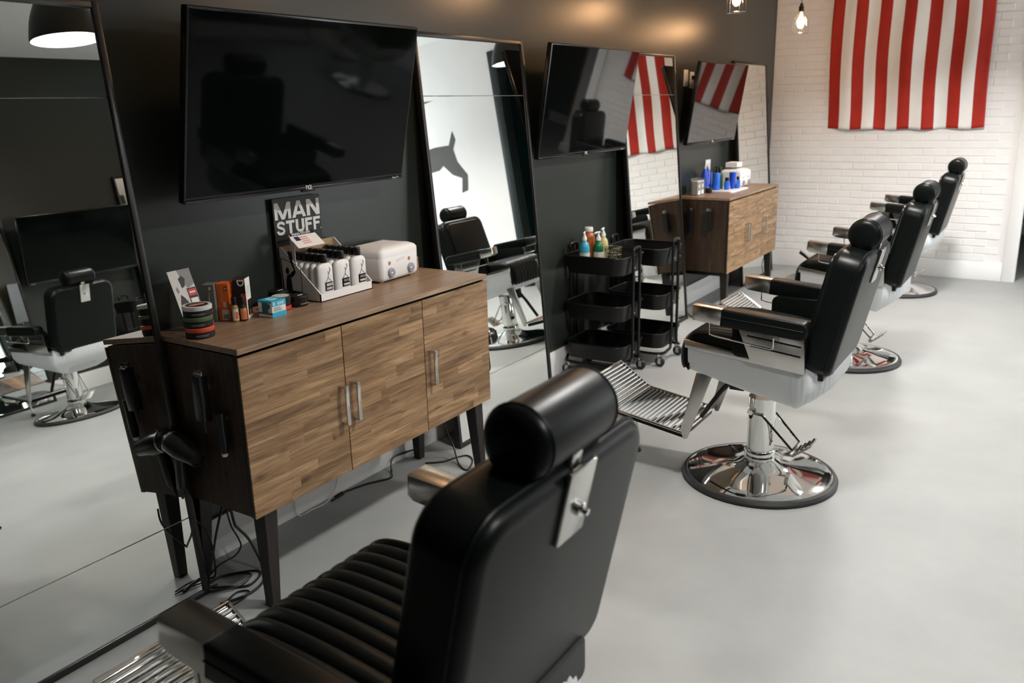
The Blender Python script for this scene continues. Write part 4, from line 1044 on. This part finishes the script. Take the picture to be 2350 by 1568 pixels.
# ---------------------------------------------------------------- wall plates
def plate(loc, label, kind):
    r = thing('wall_plate', label, 'switch' if kind == 's' else 'outlet', loc, (0, 0, 0), 'white wall plates')
    MB().prism(rrect(-.058 if kind != 's' else -.040, .058 if kind != 's' else .040, -.062, .062, .006, 3), 'y', -.006, 0, bev=.002).build('cover', 'white_plastic', r)
    if kind == 's':
        MB().box(-.017, .017, -.010, -.005, -.033, .033, bev=.002).build('rocker', 'print_light', r)
    else:
        for x in (-.026, .026):
            MB().prism(rrect(x-.017, x+.017, -.034, .034, .008, 3), 'y', -.008, -.005).build('socket', 'print_light', r)
    for z in (-.048, .048): MB().cyl((0, -.0055, z), (0, -.0075, z), .003, 8).build('screw', 'nickel', r)
    return r
plate((6.50, WY-.001, 1.835), 'left of two white switch plates beside the third television', 's')
sp_ = plate((6.625, WY-.001, 1.822), 'right of two white switch plates, black plug in it', 's')
MB().box(-.022, .022, -.045, -.008, .004, .034, bev=.004).tube([(.02, -.03, .018), (.07, -.03, .012), (.12, -.025, -.02)], .004, 6, smooth=4).build('plug', 'black_plastic', sp_)
plate((7.05, WY-.001, 1.12), 'white double outlet above the blue bottles on the far cabinet', 'o')

# ---------------------------------------------------------------- tools hung on the cabinets
def dryer(loc, rot, label):
    r = thing('hair_dryer', label, 'hair dryer', loc, rot, 'hair dryers')
    MB().lathe([(0, -.075), (.020, -.075), (.032, -.068), (.040, -.050), (.042, -.02), (.040, .02), (.032, .06), (.027, .10), (.024, .10), (.024, .09), (0, .09)], 32, Matrix.Rotation(R(90), 4, 'Y')).build('barrel', 'black_plastic', r)
    MB().lathe([(.0405, -.0475), (.0425, -.0475), (.0425, -.040), (.0405, -.040)], 32, Matrix.Rotation(R(90), 4, 'Y'), closed=True).build('ring', 'nickel', r)
    g = MB()
    for rr in (.008, .015, .022): g.tube([(-.0765, rr*math.cos(q/24*2*PI), rr*math.sin(q/24*2*PI)) for q in range(24)], .0014, 5, closed=True)
    g.build('grille', 'rubber', r)
    MB().prism([(-.028, -.03), (.012, -.03), (.024, -.15), (.010, -.165), (-.010, -.165), (-.016, -.15)], 'y', -.014, .014, bev=.008).build('handle', 'black_plastic', r)
    MB().cyl((.006, 0, -.16), (.007, 0, -.20), .007, 10, r2=.004).build('strain_relief', 'rubber', r)
    return r
dryer((3.115, 2.215, .615), (0, R(10), R(130)), 'black hair dryer hung on the right side of the first cabinet')
dryer((1.600, 2.385, .580), (0, R(12), R(-95)), 'black hair dryer hung on the dark left side of the first cabinet')
dryer((7.72, 2.28, .60), (0, R(10), R(130)), 'black hair dryer hung on the right side of the far cabinet')
def clipper(loc, rot, label, tip=False):
    r = thing('hair_clipper', label, 'clipper', loc, rot, 'hair clippers')
    MB().prism([(-.022, .0), (.022, 0), (.024, .06), (.020, .13), (.022, .155), (-.022, .155), (-.020, .13), (-.024, .06)], 'y', -.018, .018, bev=.007).build('body', 'black_plastic', r)
    MB().box(-.020, .020, -.006, .006, .153, .172, bev=.001).build('blade', 'chrome_satin', r)
    MB().cyl((0, 0, .002), (0, 0, -.045), .007, 10, r2=.004).build('strain_relief', 'rubber', r)
    MB().box(-.012, .012, .016, .034, .10, .125, bev=.002).build('hook', 'nickel', r)
    return r
clipper((1.622, 2.27, .690), (0, 0, R(-90)), 'black hair clipper hung on the first cabinet, nearer its front edge')
clipper((1.622, 2.50, .700), (0, 0, R(-90)), 'black hair clipper hung on the first cabinet, nearer the wall')
clipper((6.306, 2.29, .690), (0, 0, R(-90)), 'black hair clipper hung on the far cabinet side, nearer its front')
clipper((6.306, 2.44, .690), (0, 0, R(-90)), 'black hair clipper hung on the far cabinet side, nearer the wall')
tm = thing('trimmer', 'slim black trimmer with pale tip hung low on the first cabinet side', 'trimmer', (1.6345, 2.205, .585))
MB().lathe([(0, 0), (.012, .0), (.016, .03), (.014, .10), (.016, .14), (0, .145)], 20).build('body', 'black_plastic', tm)
MB().lathe([(0, -.012), (.009, -.012), (.012, .002), (0, .002)], 16).build('tip', 'print_light', tm)
MB().box(.010, .022, -.004, .004, .11, .12).build('hook', 'nickel', tm)

# ---------------------------------------------------------------- cables
def cable(name, label, pts, r=.0035, m='cable', group='cables', sm=6):
    return tag(MB().tube(pts, r, 8, smooth=sm).build(name, m), label, 'cable', group)
cable('power_cable', 'black power cable along the wall under the middle of the cabinet', [(2.40, 2.545, .004), (2.45, 2.52, .02), (2.48, 2.55, .012), (2.44, 2.56, .004), (2.50, 2.555, .004), (2.60, 2.53, .004), (2.66, 2.50, .004), (2.72, 2.475, .004), (2.775, 2.52, .004), (2.83, 2.558, .04), (2.93, 2.56, .036), (3.06, 2.56, .012)], .0045)
cable('thin_cable', 'thin white cable hanging down the baseboard under the cabinet', [(2.50, 2.562, .30), (2.465, 2.562, .09), (2.435, 2.560, .028), (2.37, 2.55, .004), (2.30, 2.555, .004), (2.225, 2.562, .006), (2.215, 2.568, .10), (2.212, 2.568, .16)], .0022, 'cable_white')
cable('power_cable', 'black cable looping on the floor by the right cabinet legs', [(2.93, 2.44, .004), (2.985, 2.375, .004), (3.05, 2.352, .004), (3.105, 2.318, .004), (3.07, 2.258, .004), (2.965, 2.215, .004), (3.0, 2.29, .006), (3.07, 2.37, .05), (3.06, 2.40, .13), (3.02, 2.42, .30)], .0040)
cable('power_cable', 'black cable coiled in wide loops on the floor by the left cabinet legs', [(1.72, 2.36, .34), (1.675, 2.36, .236), (1.655, 2.37, .15), (1.66, 2.42, .03), (1.73, 2.45, .006), (1.80, 2.40, .006), (1.83, 2.36, .006), (1.815, 2.33, .006), (1.745, 2.31, .006), (1.695, 2.37, .007), (1.66, 2.42, .010), (1.70, 2.45, .012), (1.77, 2.40, .013), (1.79, 2.35, .013), (1.72, 2.33, .013), (1.66, 2.37, .012), (1.625, 2.42, .006)], .0042)
cable('power_cable', 'black cable drooping from the cabinet in a tall arc beside its front leg', [(1.72, 2.33, .34), (1.735, 2.335, .25), (1.755, 2.345, .22), (1.80, 2.35, .152), (1.835, 2.345, .05), (1.84, 2.335, .012), (1.80, 2.29, .006), (1.73, 2.265, .006), (1.66, 2.275, .006), (1.61, 2.30, .006)], .0050)
cable('power_cable', 'black cable hanging in a short loop at the back of the left legs', [(1.79, 2.46, .34), (1.805, 2.455, .19), (1.828, 2.45, .12), (1.836, 2.45, .08), (1.805, 2.45, .055), (1.74, 2.455, .05), (1.69, 2.47, .02), (1.63, 2.50, .006), (1.58, 2.49, .006), (1.56, 2.468, .006), (1.60, 2.44, .006), (1.68, 2.40, .016)], .0032)
cable('power_cable', 'thin black cable in a small loop nearest the footrest', [(1.60, 2.265, .006), (1.65, 2.255, .006), (1.70, 2.262, .006), (1.718, 2.285, .006), (1.69, 2.31, .006), (1.63, 2.29, .008), (1.585, 2.285, .006)], .0032)
cable('dryer_cable', 'black cord hanging from the hair dryer on the left cabinet side', [(1.575, 2.33, .345), (1.57, 2.35, .28), (1.60, 2.44, .18), (1.64, 2.50, .08), (1.67, 2.47, .02)], .0035)
cable('clipper_cable', 'black cord hanging from the clipper nearer the wall', [(1.622, 2.50, .652), (1.615, 2.51, .56), (1.61, 2.515, .45), (1.63, 2.50, .33), (1.68, 2.42, .22), (1.70, 2.43, .05), (1.69, 2.45, .02)], .0035)
cable('power_cable', 'black cable running down behind the far cabinet to the floor', [(6.28, 2.50, .60), (6.27, 2.50, .30), (6.26, 2.46, .10), (6.28, 2.42, .02), (6.24, 2.36, .006), (6.20, 2.34, .006), (6.25, 2.32, .006), (6.30, 2.37, .006)], .0045)
cable('dryer_cable', 'thin cord of the hair dryer hung on the far cabinet', [(7.71, 2.27, .405), (7.75, 2.25, .33), (7.73, 2.28, .20), (7.76, 2.26, .05), (7.72, 2.24, .006)], .003)

# ---------------------------------------------------------------- wall silhouette on the far white wall
gt = thing('animal_silhouette', 'dark grey horned animal silhouette on the white wall, seen in the mirror', 'wall decal', (XB-.0005, 0, 0))
poly = [(-1.515, 2.05), (-1.485, 1.937), (-1.545, 1.83), (-1.511, 1.668), (-1.384, 1.484), (-1.419, 1.296), (-1.514, 1.276), (-1.475, 1.456), (-1.615, 1.518), (-1.742, 1.649), (-1.815, 1.60), (-2.05, 1.58), (-2.20, 1.60), (-2.24, 1.30), (-2.32, 1.28), (-2.31, 1.58), (-2.42, 1.78), (-2.62, 1.80), (-2.70, 1.88), (-2.56, 2.02), (-2.44, 2.04), (-2.33, 1.96), (-2.15, 1.90), (-1.98, 1.882), (-1.815, 1.894), (-1.60, 1.886)]
MB().prism(poly, 'x', -.003, .0).build('body', 'goat', gt, smooth=0)
MB().prism([(-2.50, 2.03), (-2.36, 2.24), (-2.10, 2.42), (-1.93, 2.48), (-1.74, 2.466), (-1.92, 2.45), (-2.10, 2.36), (-2.30, 2.17), (-2.40, 2.02)], 'x', -.003, .0).build('horn', 'goat', gt, smooth=0)
